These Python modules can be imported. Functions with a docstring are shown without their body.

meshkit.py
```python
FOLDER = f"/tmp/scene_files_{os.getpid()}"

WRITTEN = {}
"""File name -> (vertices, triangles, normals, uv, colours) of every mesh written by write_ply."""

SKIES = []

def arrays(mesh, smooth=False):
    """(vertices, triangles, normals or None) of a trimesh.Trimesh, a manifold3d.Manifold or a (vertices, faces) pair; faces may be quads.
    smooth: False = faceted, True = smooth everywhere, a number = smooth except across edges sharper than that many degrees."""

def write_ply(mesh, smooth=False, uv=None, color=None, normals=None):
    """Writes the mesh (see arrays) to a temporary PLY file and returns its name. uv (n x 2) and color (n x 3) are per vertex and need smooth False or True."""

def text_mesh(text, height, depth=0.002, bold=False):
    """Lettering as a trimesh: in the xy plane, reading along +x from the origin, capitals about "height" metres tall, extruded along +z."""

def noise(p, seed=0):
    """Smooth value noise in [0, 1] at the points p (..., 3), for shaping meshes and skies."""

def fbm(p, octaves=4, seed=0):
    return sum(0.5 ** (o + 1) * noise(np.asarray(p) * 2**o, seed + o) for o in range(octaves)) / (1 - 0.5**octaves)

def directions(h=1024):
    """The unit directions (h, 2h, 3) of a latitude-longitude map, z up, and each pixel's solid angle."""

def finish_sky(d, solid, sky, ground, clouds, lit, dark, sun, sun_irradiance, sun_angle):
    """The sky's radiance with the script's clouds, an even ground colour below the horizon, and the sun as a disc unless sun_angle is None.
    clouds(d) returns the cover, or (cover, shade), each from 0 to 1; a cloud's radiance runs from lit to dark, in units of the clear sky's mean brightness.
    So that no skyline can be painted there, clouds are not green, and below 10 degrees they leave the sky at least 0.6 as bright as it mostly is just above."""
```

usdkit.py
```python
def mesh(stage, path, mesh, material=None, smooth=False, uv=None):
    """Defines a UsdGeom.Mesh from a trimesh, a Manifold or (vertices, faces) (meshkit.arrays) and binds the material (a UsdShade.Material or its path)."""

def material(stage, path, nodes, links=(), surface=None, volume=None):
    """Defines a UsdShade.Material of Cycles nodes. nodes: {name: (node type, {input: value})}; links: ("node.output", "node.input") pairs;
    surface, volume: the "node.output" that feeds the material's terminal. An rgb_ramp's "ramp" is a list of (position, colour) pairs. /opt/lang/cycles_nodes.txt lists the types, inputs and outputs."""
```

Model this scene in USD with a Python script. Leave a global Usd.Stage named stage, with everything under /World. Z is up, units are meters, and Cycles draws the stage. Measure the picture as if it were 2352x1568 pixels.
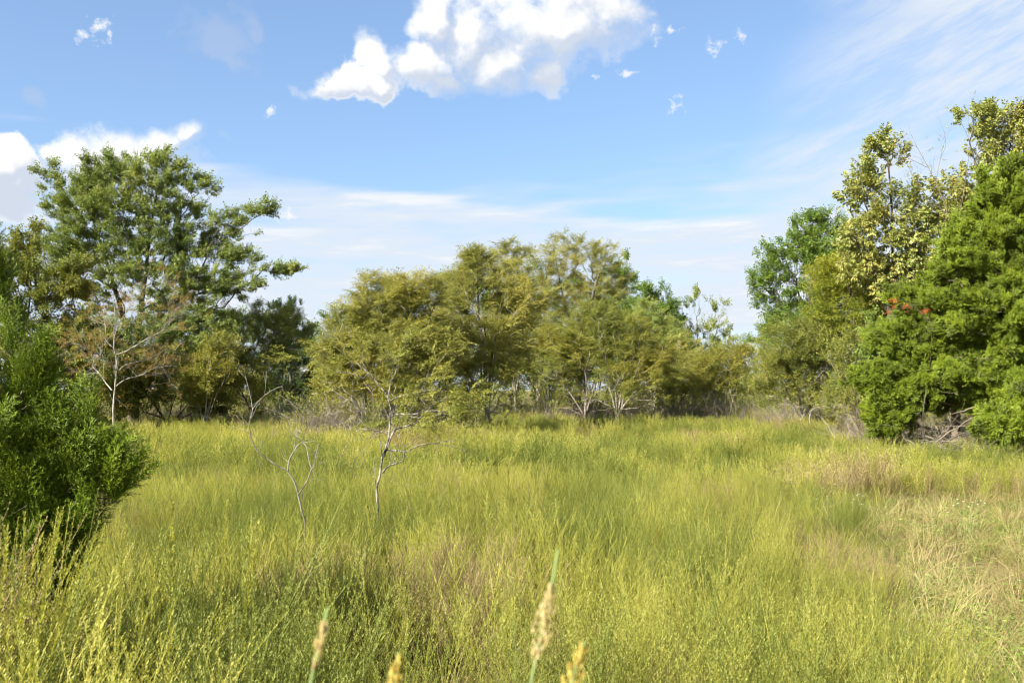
import math
import numpy as np
import usdkit
from meshkit import noise, fbm
from scipy.spatial.transform import Rotation
from pxr import Usd, UsdGeom, UsdLux, UsdShade, Gf, Vt, Sdf

stage = Usd.Stage.CreateInMemory()
UsdGeom.SetStageUpAxis(stage, UsdGeom.Tokens.z)
UsdGeom.SetStageMetersPerUnit(stage, 1.0)
UsdGeom.Xform.Define(stage, '/World')

# ------------------------------------------------------------------ camera, sky, sun, exposure
EXPOSURE = 1.82
EYE = 1.7
PITCH = math.radians(2.8)
cam = UsdGeom.Camera.Define(stage, '/World/camera')
cam.CreateHorizontalApertureAttr(36.0)
cam.CreateVerticalApertureAttr(24.0)
cam.CreateFocalLengthAttr(35.0)
cam.CreateFStopAttr(8.0)
cam.CreateFocusDistanceAttr(22.0)
cam.CreateExposureAttr(EXPOSURE)
cam.AddTranslateOp().Set((0, 0, EYE))
cam.AddRotateXOp().Set(90 + math.degrees(PITCH))

SUN = np.array([-0.66, -0.54, 0.58])
SUN = SUN / np.linalg.norm(SUN)
SKY_STRENGTH = 0.063
SUN_INTENSITY = 1.25
sun = UsdLux.DistantLight.Define(stage, '/World/sun')
sun.CreateNormalizeAttr(True)
sun.CreateIntensityAttr(SUN_INTENSITY)
sun.CreateAngleAttr(0.5)
sun.CreateColorAttr((1.0, 0.93, 0.80))
sun.AddOrientOp().Set(Gf.Quatf(Gf.Rotation(Gf.Vec3d(0, 0, 1), Gf.Vec3d(*SUN.tolist())).GetQuat()))

F = 35.0 / 36.0 * 2352          # focal length in units of the 2352-wide measuring frame
CX, CY = 1176.0, 784.0


def ray(x, y):
    a, b = (x - CX) / F, (CY - y) / F
    return np.array([a, math.cos(PITCH) - math.sin(PITCH) * b, math.sin(PITCH) + math.cos(PITCH) * b])


def at(x, y, depth):
    """The world point seen at (x, y) of the measuring frame, depth metres ahead."""
    r = ray(x, y)
    return np.array([0, 0, EYE]) + r * (depth / r[1])


def az_el(x, y):
    r = ray(x, y)
    r = r / np.linalg.norm(r)
    return math.atan2(r[0], r[1]), math.asin(r[2])


class Nodes:
    def __init__(self):
        self.nodes, self.links = {}, []

    def add(self, kind, out, **inputs):
        name = f"n{len(self.nodes)}"
        plain = {}
        for k, v in inputs.items():
            if isinstance(v, str) and v.startswith('@'):
                self.links.append((v[1:], f"{name}.{k}"))
            else:
                plain[k] = v
        self.nodes[name] = (kind, plain)
        return f"@{name}.{out}"

    def math(self, op, a, b=0.0, c=0.0, clamp=False):
        return self.add('math', 'value', math_type=op, value1=a, value2=b, value3=c, use_clamp=clamp)

    def vec(self, op, a, b=(0, 0, 0), out='vector'):
        return self.add('vector_math', out, math_type=op, vector1=a, vector2=b)

    def step(self, v, lo, hi, to0=0.0, to1=1.0):
        return self.add('map_range', 'result', range_type='smoothstep', value=v, from_min=lo, from_max=hi, to_min=to0, to_max=to1, clamp=True)

    def mix(self, fac, a, b, kind='mix'):
        return self.add('mix', 'color', mix_type=kind, fac=fac, color1=a, color2=b)

    def make(self, path, surface):
        return usdkit.material(stage, path, self.nodes, self.links, surface=surface[1:])


def build_sky():
    g = Nodes()
    d = g.add('texture_coordinate', 'generated')
    sky = g.add('sky_texture', 'color', sky_type='single_scattering', sun_disc=False, sun_elevation=math.asin(SUN[2]),
                sun_rotation=math.atan2(SUN[0], SUN[1]), aerosol_density=0.35, air_density=1.0, ozone_density=2.2)
    sky = g.mix(1.0, g.add('gamma', 'color', color=sky, gamma=0.70), (1.06, 1.24, 1.47), 'multiply')
    sx = g.add('separate_xyz', 'x', vector=d)
    sep = sx.split('.')[0]
    x, y, z = sep + '.x', sep + '.y', sep + '.z'
    az = g.math('arctan2', x, y)
    el = g.math('arcsine', z)
    v = g.add('combine_xyz', 'vector', x=az, y=el, z=0.0)

    def blobs(vv, items):
        f = None
        for (px, py, rx, ry) in items:
            a, e = az_el(px, py)
            sx_, sy_ = F / rx, F / ry
            m = g.add('vector_math', 'vector', math_type='multiply_add', vector1=vv, vector2=(sx_, sy_, 0.0), vector3=(-a * sx_, -e * sy_, 0.0))
            l = g.vec('length', m, out='value')
            f = l if f is None else g.math('minimum', f, l)
        return g.math('subtract', 1.0, f)

    cumulus = [(1285, 50, 190, 108), (1100, 95, 130, 95), (1000, 60, 56, 60), (950, 155, 115, 58), (862, 140, 58, 58), (830, 185, 105, 44), (770, 205, 95, 22),
               (1160, 150, 110, 62), (1415, 12, 52, 40), (1260, 165, 60, 42), (1030, 195, 80, 42), (1230, -70, 260, 110), (868, 210, 26, 30),
               (300, 320, 112, 50), (225, 372, 95, 66), (392, 305, 44, 34), (330, 400, 110, 66), (40, 395, 75, 50), (20, 450, 90, 45)]
    main = [0, 1, 2, 3, 4, 5, 7, 14, 15, 17]
    puffs = [(1668, 95, 30, 18), (1725, 95, 14, 16), (610, 238, 22, 14), (1590, 243, 24, 13), (1570, 262, 20, 8), (1425, 187, 32, 15), (1357, 197, 10, 9), (235, 48, 16, 22), (215, 70, 26, 10), (660, 495, 34, 20), (1490, 70, 40, 25)]
    grey = [(40, 210, 42, 24), (510, 95, 110, 62), (580, 55, 45, 40), (530, 135, 90, 30)]

    def fbm_(vec, scale, detail, rough=0.58):
        return g.add('noise_texture', 'fac', dimensions='3D', type='fBM', vector=vec, scale=scale, detail=float(detail), roughness=rough)

    warp = g.add('noise_texture', 'color', dimensions='3D', type='fBM', vector=d, scale=11.0, detail=4.0, roughness=0.55)
    warp = g.vec('multiply', g.vec('subtract', warp, (0.5, 0.5, 0.5)), (0.13, 0.085, 0.0))
    v0, v = v, g.vec('add', v, warp)
    off, off3 = (-0.010, 0.013, 0.0), (-0.010, 0.0, 0.013)
    vo = g.vec('add', v, off)
    n = fbm_(d, 30.0, 5, 0.60)
    nn = fbm_(g.vec('add', d, off3), 30.0, 3, 0.60)
    low = fbm_(d, 8.0, 1)
    nz = g.math('multiply', g.math('subtract', n, 0.5), 1.9)
    lz = g.math('multiply', g.math('subtract', low, 0.5), 0.9)
    # the same kind of cloud goes on round the rest of the sky
    behind = g.math('multiply', g.step(g.math('absolute', az), 0.62, 0.85), g.step(el, 0.06, 0.12))
    rest = g.math('subtract', g.math('multiply', g.math('subtract', low, 0.50), 7.0), g.math('subtract', 2.0, g.math('multiply', behind, 2.0)))
    f0 = g.math('add', g.math('maximum', g.math('maximum', blobs(v, cumulus), rest), -1.2), g.math('add', nz, lz))
    a0 = g.step(f0, -0.16, g.math('add', 0.24, g.math('multiply', g.step(low, 0.38, 0.62), 0.8)))
    slope = g.math('subtract', blobs(v, [cumulus[k] for k in main]), blobs(vo, [cumulus[k] for k in main]))
    slope = g.math('add', slope, g.math('multiply', g.math('subtract', n, nn), 1.0))
    lit = g.step(slope, -0.34, 0.40)
    deep = g.step(f0, 0.25, 1.3)
    lit = g.math('maximum', g.math('subtract', lit, g.math('multiply', deep, 0.12)), 0.0)
    lit = g.math('maximum', lit, g.math('multiply', g.step(f0, 0.45, 0.0), 0.5))
    W = 1.0 / (SKY_STRENGTH * 2 ** EXPOSURE)
    cu = g.mix(lit, (0.66 * W, 0.73 * W, 0.85 * W), (1.12 * W, 1.11 * W, 1.09 * W))
    # thin high cloud: a veil near the horizon all round, streaks higher up
    tilted = g.math('add', el, g.math('multiply', az, -0.02))
    streak = g.add('combine_xyz', 'vector', x=g.math('multiply', az, 3.2), y=g.math('multiply', tilted, 22.0), z=0.0)
    s1 = fbm_(streak, 1.6, 5, 0.62)
    top = g.math('add', el, g.math('multiply', g.math('subtract', fbm_(streak, 0.75, 3), 0.5), 0.30))
    band = g.step(top, 0.218, 0.150)
    veil = g.math('multiply', band, g.step(s1, 0.28, 0.58, 0.52, 0.98))
    side = blobs(v0, [(2330, 180, 560, 300), (2080, 360, 420, 140), (2352, -150, 500, 330)])
    dist = g.step(side, 0.0, 0.6)
    ca, sa = math.cos(-0.40), math.sin(-0.40)
    streak2 = g.add('combine_xyz', 'vector', x=g.math('add', g.math('multiply', az, 3.0 * ca), g.math('multiply', el, -3.0 * sa)),
                    y=g.math('add', g.math('multiply', az, 15.0 * sa), g.math('multiply', el, 15.0 * ca)), z=0.0)
    s2 = fbm_(streak2, 1.9, 5, 0.66)
    ci = g.math('multiply', dist, g.step(s2, 0.34, 0.62, 0.30, 0.96))
    high = g.math('multiply', g.step(el, 0.33, 0.6), g.step(s2, 0.52, 0.75, 0.0, 0.6))
    thin = g.math('maximum', g.math('maximum', veil, ci), high)
    col = g.mix(thin, sky, (0.78 * W, 0.855 * W, 0.955 * W))
    bright = g.math('multiply', g.math('multiply', band, g.step(s1, 0.51, 0.70)), 0.85)
    col = g.mix(bright, col, (0.98 * W, 0.99 * W, 1.0 * W))
    fine = fbm_(d, 105.0, 3, 0.6)
    fp = g.math('add', blobs(v, puffs), g.math('multiply', g.math('subtract', fine, 0.5), 5.0))
    col = g.mix(g.step(fp, 0.0, 1.5, 0.0, 0.85), col, (0.98 * W, 1.0 * W, 1.02 * W))
    fg = g.math('add', blobs(v, grey), nz)
    col = g.mix(g.step(fg, 0.0, 0.8, 0.0, 0.42), col, (0.52 * W, 0.62 * W, 0.82 * W))
    col = g.mix(a0, col, cu)
    bg = g.add('background_shader', 'background', color=col, strength=SKY_STRENGTH)
    m = g.make('/World/Looks/sky', bg)
    dome = UsdLux.DomeLight.Define(stage, '/World/sky')
    UsdShade.MaterialBindingAPI.Apply(dome.GetPrim()).Bind(m)
    dome.GetPrim().SetCustomDataByKey('kind', 'structure')
    dome.GetPrim().SetCustomDataByKey('label', 'blue summer sky with white cumulus and thin streaked cloud')
    dome.GetPrim().SetCustomDataByKey('category', 'sky')


build_sky()

# ------------------------------------------------------------------ materials
LOOK = {}


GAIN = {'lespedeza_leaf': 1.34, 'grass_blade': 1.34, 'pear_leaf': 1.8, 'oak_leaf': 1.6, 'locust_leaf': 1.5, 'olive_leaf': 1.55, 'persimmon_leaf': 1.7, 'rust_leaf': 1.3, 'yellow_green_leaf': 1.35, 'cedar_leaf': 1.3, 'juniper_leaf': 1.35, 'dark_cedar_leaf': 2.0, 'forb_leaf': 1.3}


def leaf_look(name, stops, translucent=0.3, rough=0.55, patch=0.35, patch_scale=0.6, spec=0.25):
    g = Nodes()
    k = GAIN.get(name, 1.0)
    w = (1.03, 1.0, 1.26) if 'lespedeza' in name or name == 'grass_blade' else (1, 1, 1)
    stops = [(a, (r * k * w[0], gr * k * w[1], b * k * w[2])) for a, (r, gr, b) in stops]
    t = g.add('attribute', 'fac', attribute='tint')
    r = g.add('object_info', 'random')
    p = g.add('geometry', 'position')
    n = g.add('noise_texture', 'fac', dimensions='3D', type='fBM', vector=p, scale=patch_scale, detail=3.0, roughness=0.55)
    n = g.step(n, 0.3, 0.7)
    f = g.math('add', g.math('multiply', t, 0.62 * (1 - patch)), g.math('add', g.math('multiply', r, 0.38 * (1 - patch)), g.math('multiply', n, patch)))
    c = g.add('rgb_ramp', 'color', fac=f, ramp=stops)
    b = g.add('principled_bsdf', 'BSDF', base_color=c, roughness=rough, specular_ior_level=spec)
    tr = g.add('translucent_bsdf', 'BSDF', color=g.mix(1.0, c, (1.25, 1.2, 0.6), 'multiply'))
    LOOK[name] = g.make(f'/World/Looks/{name}', g.add('mix_closure', 'closure', fac=translucent, closure1=b, closure2=tr))


def bark_look(name, dark, light, scale=9.0, stretch=4.0, lo=0.35, hi=0.65):
    g = Nodes()
    p = g.add('geometry', 'position')
    m = g.add('mapping', 'vector', mapping_type='point', vector=p, scale=(1, 1, 1.0 / stretch))
    n = g.add('noise_texture', 'fac', dimensions='3D', type='fBM', vector=m, scale=scale, detail=6.0, roughness=0.7)
    c = g.mix(g.step(n, lo, hi), dark, light)
    h = g.add('noise_texture', 'fac', dimensions='3D', type='fBM', vector=m, scale=scale * 5, detail=4.0, roughness=0.6)
    nb = g.add('bump', 'normal', height=h, strength=0.5, distance=0.02)
    LOOK[name] = g.make(f'/World/Looks/{name}', g.add('principled_bsdf', 'BSDF', base_color=c, roughness=0.85, specular_ior_level=0.2, normal=nb))


leaf_look('lespedeza_leaf', [(0, (.13, .10, .035)), (.2, (.150, .150, .030)), (.45, (.20, .215, .034)), (.75, (.285, .290, .054)), (1, (.38, .345, .095))], 0.45, patch=0.42, patch_scale=0.9)
leaf_look('green_lespedeza', [(0, (.07, .075, .020)), (.3, (.115, .145, .022)), (.7, (.19, .225, .034)), (1, (.28, .29, .06))], 0.38, patch=0.35, patch_scale=0.9)
leaf_look('faded_lespedeza', [(0, (.12, .08, .04)), (.35, (.20, .155, .06)), (.7, (.29, .24, .09)), (1, (.40, .33, .15))], 0.3, patch=0.35, patch_scale=0.9)
leaf_look('grass_blade', [(0, (.10, .12, .020)), (.3, (.16, .18, .028)), (.6, (.25, .25, .05)), (1, (.36, .31, .10))], 0.42, patch=0.42, patch_scale=0.8)
leaf_look('straw', [(0, (.13, .098, .040)), (.4, (.235, .190, .078)), (.75, (.315, .270, .115)), (1, (.44, .37, .19))], 0.2, patch=0.25)
leaf_look('forb_leaf', [(0, (.06, .10, .02)), (.5, (.12, .17, .03)), (1, (.22, .25, .06))], 0.25)
leaf_look('pear_leaf', [(0, (.045, .066, .016)), (.4, (.082, .112, .024)), (.75, (.140, .160, .034)), (1, (.22, .19, .045))], 0.28, rough=0.42, spec=0.4, patch=0.3, patch_scale=0.5)
leaf_look('oak_leaf', [(0, (.034, .060, .010)), (.5, (.070, .115, .014)), (1, (.15, .185, .024))], 0.28, rough=0.4, spec=0.4, patch=0.3, patch_scale=0.6)
leaf_look('locust_leaf', [(0, (.085, .098, .024)), (.35, (.140, .145, .032)), (.7, (.205, .195, .044)), (1, (.27, .205, .052))], 0.32, patch=0.42, patch_scale=0.45)
leaf_look('olive_leaf', [(0, (.060, .080, .018)), (.4, (.105, .120, .022)), (.8, (.165, .155, .028)), (1, (.22, .17, .035))], 0.3, patch=0.4, patch_scale=0.5)
leaf_look('persimmon_leaf', [(0, (.055, .080, .020)), (.4, (.115, .135, .030)), (.75, (.19, .185, .045)), (1, (.25, .19, .05))], 0.28, rough=0.42, spec=0.45, patch=0.3)
leaf_look('rust_leaf', [(0, (.11, .075, .026)), (.5, (.18, .125, .034)), (1, (.24, .18, .05))], 0.3, patch=0.3)
leaf_look('red_leaf', [(0, (.32, .05, .02)), (.5, (.45, .10, .03)), (1, (.50, .17, .05))], 0.3)
leaf_look('yellow_green_leaf', [(0, (.075, .105, .014)), (.5, (.15, .175, .018)), (1, (.27, .24, .03))], 0.32, patch=0.3)
leaf_look('cedar_leaf', [(0, (.085, .066, .026)), (.12, (.055, .066, .012)), (.45, (.092, .130, .010)), (.8, (.155, .200, .014)), (1, (.21, .22, .03))], 0.2, patch=0.45, patch_scale=2.2)
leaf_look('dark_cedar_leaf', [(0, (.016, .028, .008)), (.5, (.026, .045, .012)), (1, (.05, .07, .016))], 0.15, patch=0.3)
leaf_look('juniper_leaf', [(0, (.040, .056, .006)), (.45, (.090, .135, .008)), (.8, (.175, .235, .014)), (1, (.27, .30, .03))], 0.25, patch=0.3, patch_scale=1.6)
leaf_look('seed_husk', [(0, (.44, .34, .16)), (.5, (.58, .49, .27)), (1, (.68, .62, .42))], 0.35)
leaf_look('golden_husk', [(0, (.46, .34, .07)), (.5, (.58, .46, .13)), (1, (.64, .56, .28))], 0.35)
leaf_look('green_stem', [(0, (.16, .24, .09)), (.5, (.22, .31, .11)), (1, (.28, .36, .14))], 0.15)
leaf_look('brown_stem', [(0, (.12, .08, .035)), (.5, (.18, .13, .05)), (1, (.25, .21, .07))], 0.05)
leaf_look('petal', [(0, (.62, .64, .58)), (1, (.80, .80, .74))], 0.3)
leaf_look('dead_twig', [(0, (.085, .072, .055)), (.5, (.15, .125, .095)), (1, (.27, .235, .185))], 0.0)
bark_look('grey_bark', (.09, .078, .060), (.27, .245, .205), 10.0, 3.0)
bark_look('pale_bark', (.055, .048, .040), (.27, .25, .215), 26.0, 2.0, 0.42, 0.60)
bark_look('twig_bark', (.15, .13, .105), (.40, .365, .31), 12.0, 3.0)
bark_look('dark_bark', (.045, .036, .028), (.12, .10, .08), 8.0, 5.0)
bark_look('brown_bark', (.085, .066, .048), (.22, .18, .13), 9.0, 5.0)
bark_look('silver_bark', (.12, .105, .085), (.34, .315, .275), 12.0, 3.0)


def ground_look():
    g = Nodes()
    p = g.add('geometry', 'position')
    n = g.add('noise_texture', 'fac', dimensions='3D', type='fBM', vector=p, scale=0.5, detail=8.0, roughness=0.65)
    n2 = g.add('noise_texture', 'fac', dimensions='3D', type='fBM', vector=p, scale=14.0, detail=6.0, roughness=0.7)
    c = g.mix(g.step(n, 0.35, 0.65), (.13, .11, .035), (.20, .16, .07))
    c = g.mix(g.step(n2, 0.35, 0.65, 0.0, 0.6), c, (.09, .085, .025))
    nb = g.add('bump', 'normal', height=n2, strength=0.8, distance=0.05)
    LOOK['ground'] = g.make('/World/Looks/ground', g.add('principled_bsdf', 'BSDF', base_color=c, roughness=0.95, specular_ior_level=0.1, normal=nb))


ground_look()

# ------------------------------------------------------------------ small mesh tools
TAKEN = {}


def numbered(parent, name):
    k = TAKEN.get((parent, name), 0)
    TAKEN[(parent, name)] = k + 1
    return f"{parent}/{name}" if k == 0 else f"{parent}/{name}_{k:03d}"


def tag(prim, label=None, category=None, group=None, kind=None):
    for k, v in (('label', label), ('category', category), ('group', group), ('kind', kind)):
        if v:
            prim.SetCustomDataByKey(k, v)


def thing(name, label, category, loc=(0, 0, 0), group=None):
    path = numbered('/World', name)
    x = UsdGeom.Xform.Define(stage, path)
    x.AddTranslateOp().Set(tuple(float(c) for c in loc))
    tag(x.GetPrim(), label, category, group)
    return path


class Soup:
    """Triangles with one tint per vertex."""

    def __init__(self):
        self.v, self.f, self.t, self.n = [], [], [], 0

    def add(self, v, f, t):
        v = np.asarray(v, float).reshape(-1, 3)
        self.v.append(v)
        self.f.append(np.asarray(f, int).reshape(-1, 3) + self.n)
        self.t.append(np.broadcast_to(np.asarray(t, float).reshape(-1), (len(v),)))
        self.n += len(v)

    def arrays(self):
        return np.vstack(self.v), np.vstack(self.f), np.concatenate(self.t)

    def write(self, path, look, smooth=False):
        v, f, t = self.arrays()
        m = usdkit.mesh(stage, path, (v, f), LOOK[look], smooth=smooth)
        UsdGeom.PrimvarsAPI(m).CreatePrimvar('tint', Sdf.ValueTypeNames.FloatArray, 'vertex').Set(Vt.FloatArray.FromNumpy(t.astype(np.float32)))
        return m


def norm(a):
    return a / (np.linalg.norm(a, axis=-1, keepdims=True) + 1e-12)


def leaves(soup, p, d, up, length, width, tint, fold=0.25, curl=0.0):
    """A folded diamond leaf at each p along d; up is roughly its upper face."""
    p, d = np.asarray(p, float), norm(np.asarray(d, float))
    s = norm(np.cross(d, up))
    n = np.cross(s, d)
    L, Wd = np.broadcast_to(length, (len(p),))[:, None], np.broadcast_to(width, (len(p),))[:, None]
    mid = p + d * L * 0.45
    a, b = mid + s * Wd / 2 + n * Wd * fold, mid - s * Wd / 2 + n * Wd * fold
    tip = p + d * L - n * L * curl
    v = np.stack([p, a, tip, b], 1).reshape(-1, 3)
    i = np.arange(len(p))[:, None] * 4
    f = np.stack([i + [0, 1, 2], i + [0, 2, 3]], 1).reshape(-1, 3)
    soup.add(v, f, np.repeat(np.broadcast_to(tint, (len(p),)), 4))


def tubes(soup, chains, sides, tint=0.5):
    """chains: list of (points (k, 3), radii (k,))."""
    ang = np.arange(sides) * 2 * np.pi / sides
    ca, sa = np.cos(ang), np.sin(ang)
    for p, r in chains:
        k = len(p)
        t = np.empty_like(p)
        t[1:-1] = p[2:] - p[:-2]
        t[0], t[-1] = p[1] - p[0], p[-1] - p[-2]
        t = norm(t)
        ref = np.array([1.0, 0.13, 0.07]) if abs(t[:, 0]).mean() < 0.75 else np.array([0.1, 0.2, 1.0])
        a = norm(np.cross(t, ref))
        b = np.cross(t, a)
        v = p[:, None] + r[:, None, None] * (ca[None, :, None] * a[:, None] + sa[None, :, None] * b[:, None])
        i, j = np.arange(k - 1)[:, None] * sides, np.arange(sides)[None]
        j2 = (j + 1) % sides
        q = np.stack([i + j, i + j2, i + sides + j2, i + sides + j], -1).reshape(-1, 4)
        soup.add(v.reshape(-1, 3), np.vstack([q[:, [0, 1, 2]], q[:, [0, 2, 3]]]), tint)


def ribbons(soup, paths, widths, side, tint):
    """paths (n, k, 3), widths (n, k), side (n, 3), tint (n, k)."""
    n, k = paths.shape[:2]
    off = side[:, None] * widths[..., None] / 2
    v = np.stack([paths - off, paths + off], 2).reshape(-1, 3)
    i = (np.arange(n)[:, None] * k + np.arange(k - 1)[None]).reshape(-1, 1) * 2
    f = np.concatenate([i + [0, 1, 3], i + [0, 3, 2]])
    soup.add(v, f, np.repeat(tint.reshape(-1), 2))


def ground_z(x, y):
    p = np.stack(np.broadcast_arrays(np.asarray(x, float), np.asarray(y, float), 0.0), -1)
    return (fbm(p / 9.0, 3, 5) - 0.5) * 0.30 * np.clip(np.hypot(p[..., 0], p[..., 1]) / 8.0, 0, 1)


# ------------------------------------------------------------------ ground
def build_ground():
    r = np.concatenate([[0.0], np.geomspace(1.5, 3000, 90)])
    a = np.linspace(0, 2 * np.pi, 181)[:-1]
    x, y = r[:, None] * np.cos(a), r[:, None] * np.sin(a)
    v = np.stack([x, y, ground_z(x, y)], -1).reshape(-1, 3)
    i, j = np.meshgrid(np.arange(len(r) - 1), np.arange(180), indexing='ij')
    q = np.stack([i * 180 + j, (i + 1) * 180 + j, (i + 1) * 180 + (j + 1) % 180, i * 180 + (j + 1) % 180], -1).reshape(-1, 4)
    m = usdkit.mesh(stage, '/World/ground', (v, q), LOOK['ground'], smooth=True)
    tag(m.GetPrim(), 'earth of the meadow under the tall grass', kind='structure')


build_ground()


def instancer(path, protos, looks, which, pos, quat, scale, kind='stuff', label=None, category=None):
    """One PointInstancer; protos are Soups kept below it."""
    pi = UsdGeom.PointInstancer.Define(stage, path)
    paths = []
    for k, (s, look) in enumerate(zip(protos, looks)):
        pp = f"{path}/pattern_{k}"
        s.write(pp, look)
        paths.append(pp)
    pi.CreatePrototypesRel().SetTargets(paths)
    pi.CreateProtoIndicesAttr(Vt.IntArray.FromNumpy(np.asarray(which, np.int32)))
    pi.CreatePositionsAttr(Vt.Vec3fArray.FromNumpy(np.asarray(pos, np.float32)))
    pi.CreateOrientationsAttr(Vt.QuathArray([Gf.Quath(float(w), float(a), float(b), float(c)) for a, b, c, w in quat]))
    scale = np.asarray(scale, np.float32)
    if scale.ndim == 1:
        scale = np.repeat(scale[:, None], 3, 1)
    pi.CreateScalesAttr(Vt.Vec3fArray.FromNumpy(scale))
    tag(pi.GetPrim(), label, category, kind=kind)
    return pi


def frames(d, up, roll=None):
    """Quaternions that take +x to d and +z near up."""
    d = norm(d)
    s = norm(np.cross(up, d))
    u = np.cross(d, s)
    m = np.stack([d, s, u], -1)
    q = Rotation.from_matrix(m)
    if roll is not None:
        q = q * Rotation.from_euler('x', roll)
    return q.as_quat()


# ------------------------------------------------------------------ foliage sprays (along +x, upper side +z)
def spray_broad(seed, n=26, length=0.34, leaf=0.075, slim=0.62, droop=0.25, spread=1.0):
    g = np.random.default_rng(seed)
    s = Soup()
    t = g.uniform(0.1, 1.0, n)
    ph = g.uniform(0, 2 * np.pi, n)
    d = np.stack([g.uniform(0.2, 0.9, n), np.cos(ph) * spread, np.sin(ph) * 0.7 * spread - droop], -1)
    axis = np.stack([t * length, 0.05 * np.sin(t * 3) * length, 0.10 * t * t * length], -1)
    p = axis + norm(d) * g.uniform(0.0, 0.06, n)[:, None]
    up = np.stack([g.normal(0, .55, n), g.normal(0, .55, n), np.ones(n)], -1)
    L = leaf * g.uniform(0.7, 1.15, n)
    leaves(s, p, d, up, L, L * slim, g.uniform(0, 1, n), 0.16, 0.12)
    x = np.linspace(0, 1, 4)
    tubes(s, [(np.stack([x * length, 0.05 * np.sin(x * 3) * length, 0.10 * x * x * length], -1), np.linspace(.003, .001, 4))], 3, 0.05)
    return s


def spray_pinnate(seed, n_leaf=7, length=0.32, rachis=0.19, pairs=6, leaflet=0.050, slim=0.40):
    g = np.random.default_rng(seed)
    s = Soup()
    for k in range(n_leaf):
        t = (k + 0.6) / n_leaf
        base = np.array([t * length, 0, 0.02 * math.sin(t * 4)])
        yaw = (1 if k % 2 else -1) * g.uniform(0.5, 1.2)
        pit = g.uniform(-0.35, 0.45)
        R = rachis * g.uniform(0.7, 1.1)
        u = np.linspace(0.15, 1, pairs)
        ax = np.stack([np.cos(yaw) * u * R, np.sin(yaw) * u * R, u * R * pit - (u * R) ** 2 * 1.6], -1) + base
        dirx = norm(np.gradient(ax, axis=0))
        side = norm(np.cross(dirx, [0, 0, 1]))
        p = np.vstack([ax, ax])
        d = np.vstack([side + 0.45 * dirx, -side + 0.45 * dirx]) + g.normal(0, .40, (2 * pairs, 3))
        up = np.array([0, 0, 1.0]) + g.normal(0, .65, (2 * pairs, 3))
        L = leaflet * g.uniform(0.75, 1.15, 2 * pairs)
        leaves(s, p, d, up, L, L * slim, np.clip(g.uniform(0, 1) * 0.7 + g.uniform(0, .3, 2 * pairs), 0, 1), 0.1, 0.05)
    x = np.linspace(0, 1, 4)
    tubes(s, [(np.stack([x * length, 0 * x, 0.02 * np.sin(x * 4)], -1), np.linspace(.003, .001, 4))], 3, 0.05)
    return s


def spikes(soup, p, d, length, r, tint):
    """Thin three-sided spikes."""
    d = norm(d)
    a = norm(np.cross(d, np.array([0.31, 0.17, 0.93])))
    b = np.cross(d, a)
    L, R = np.broadcast_to(length, (len(p),))[:, None], np.broadcast_to(r, (len(p),))[:, None]
    ring = [p + R * (math.cos(w) * a + math.sin(w) * b) + d * L * 0.12 for w in (0, 2.094, 4.189)]
    v = np.stack(ring + [p + d * L], 1).reshape(-1, 3)
    i = np.arange(len(p))[:, None] * 4
    f = np.stack([i + [0, 1, 3], i + [1, 2, 3], i + [2, 0, 3]], 1).reshape(-1, 3)
    soup.add(v, f, np.repeat(np.broadcast_to(tint, (len(p),)), 4))


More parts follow.
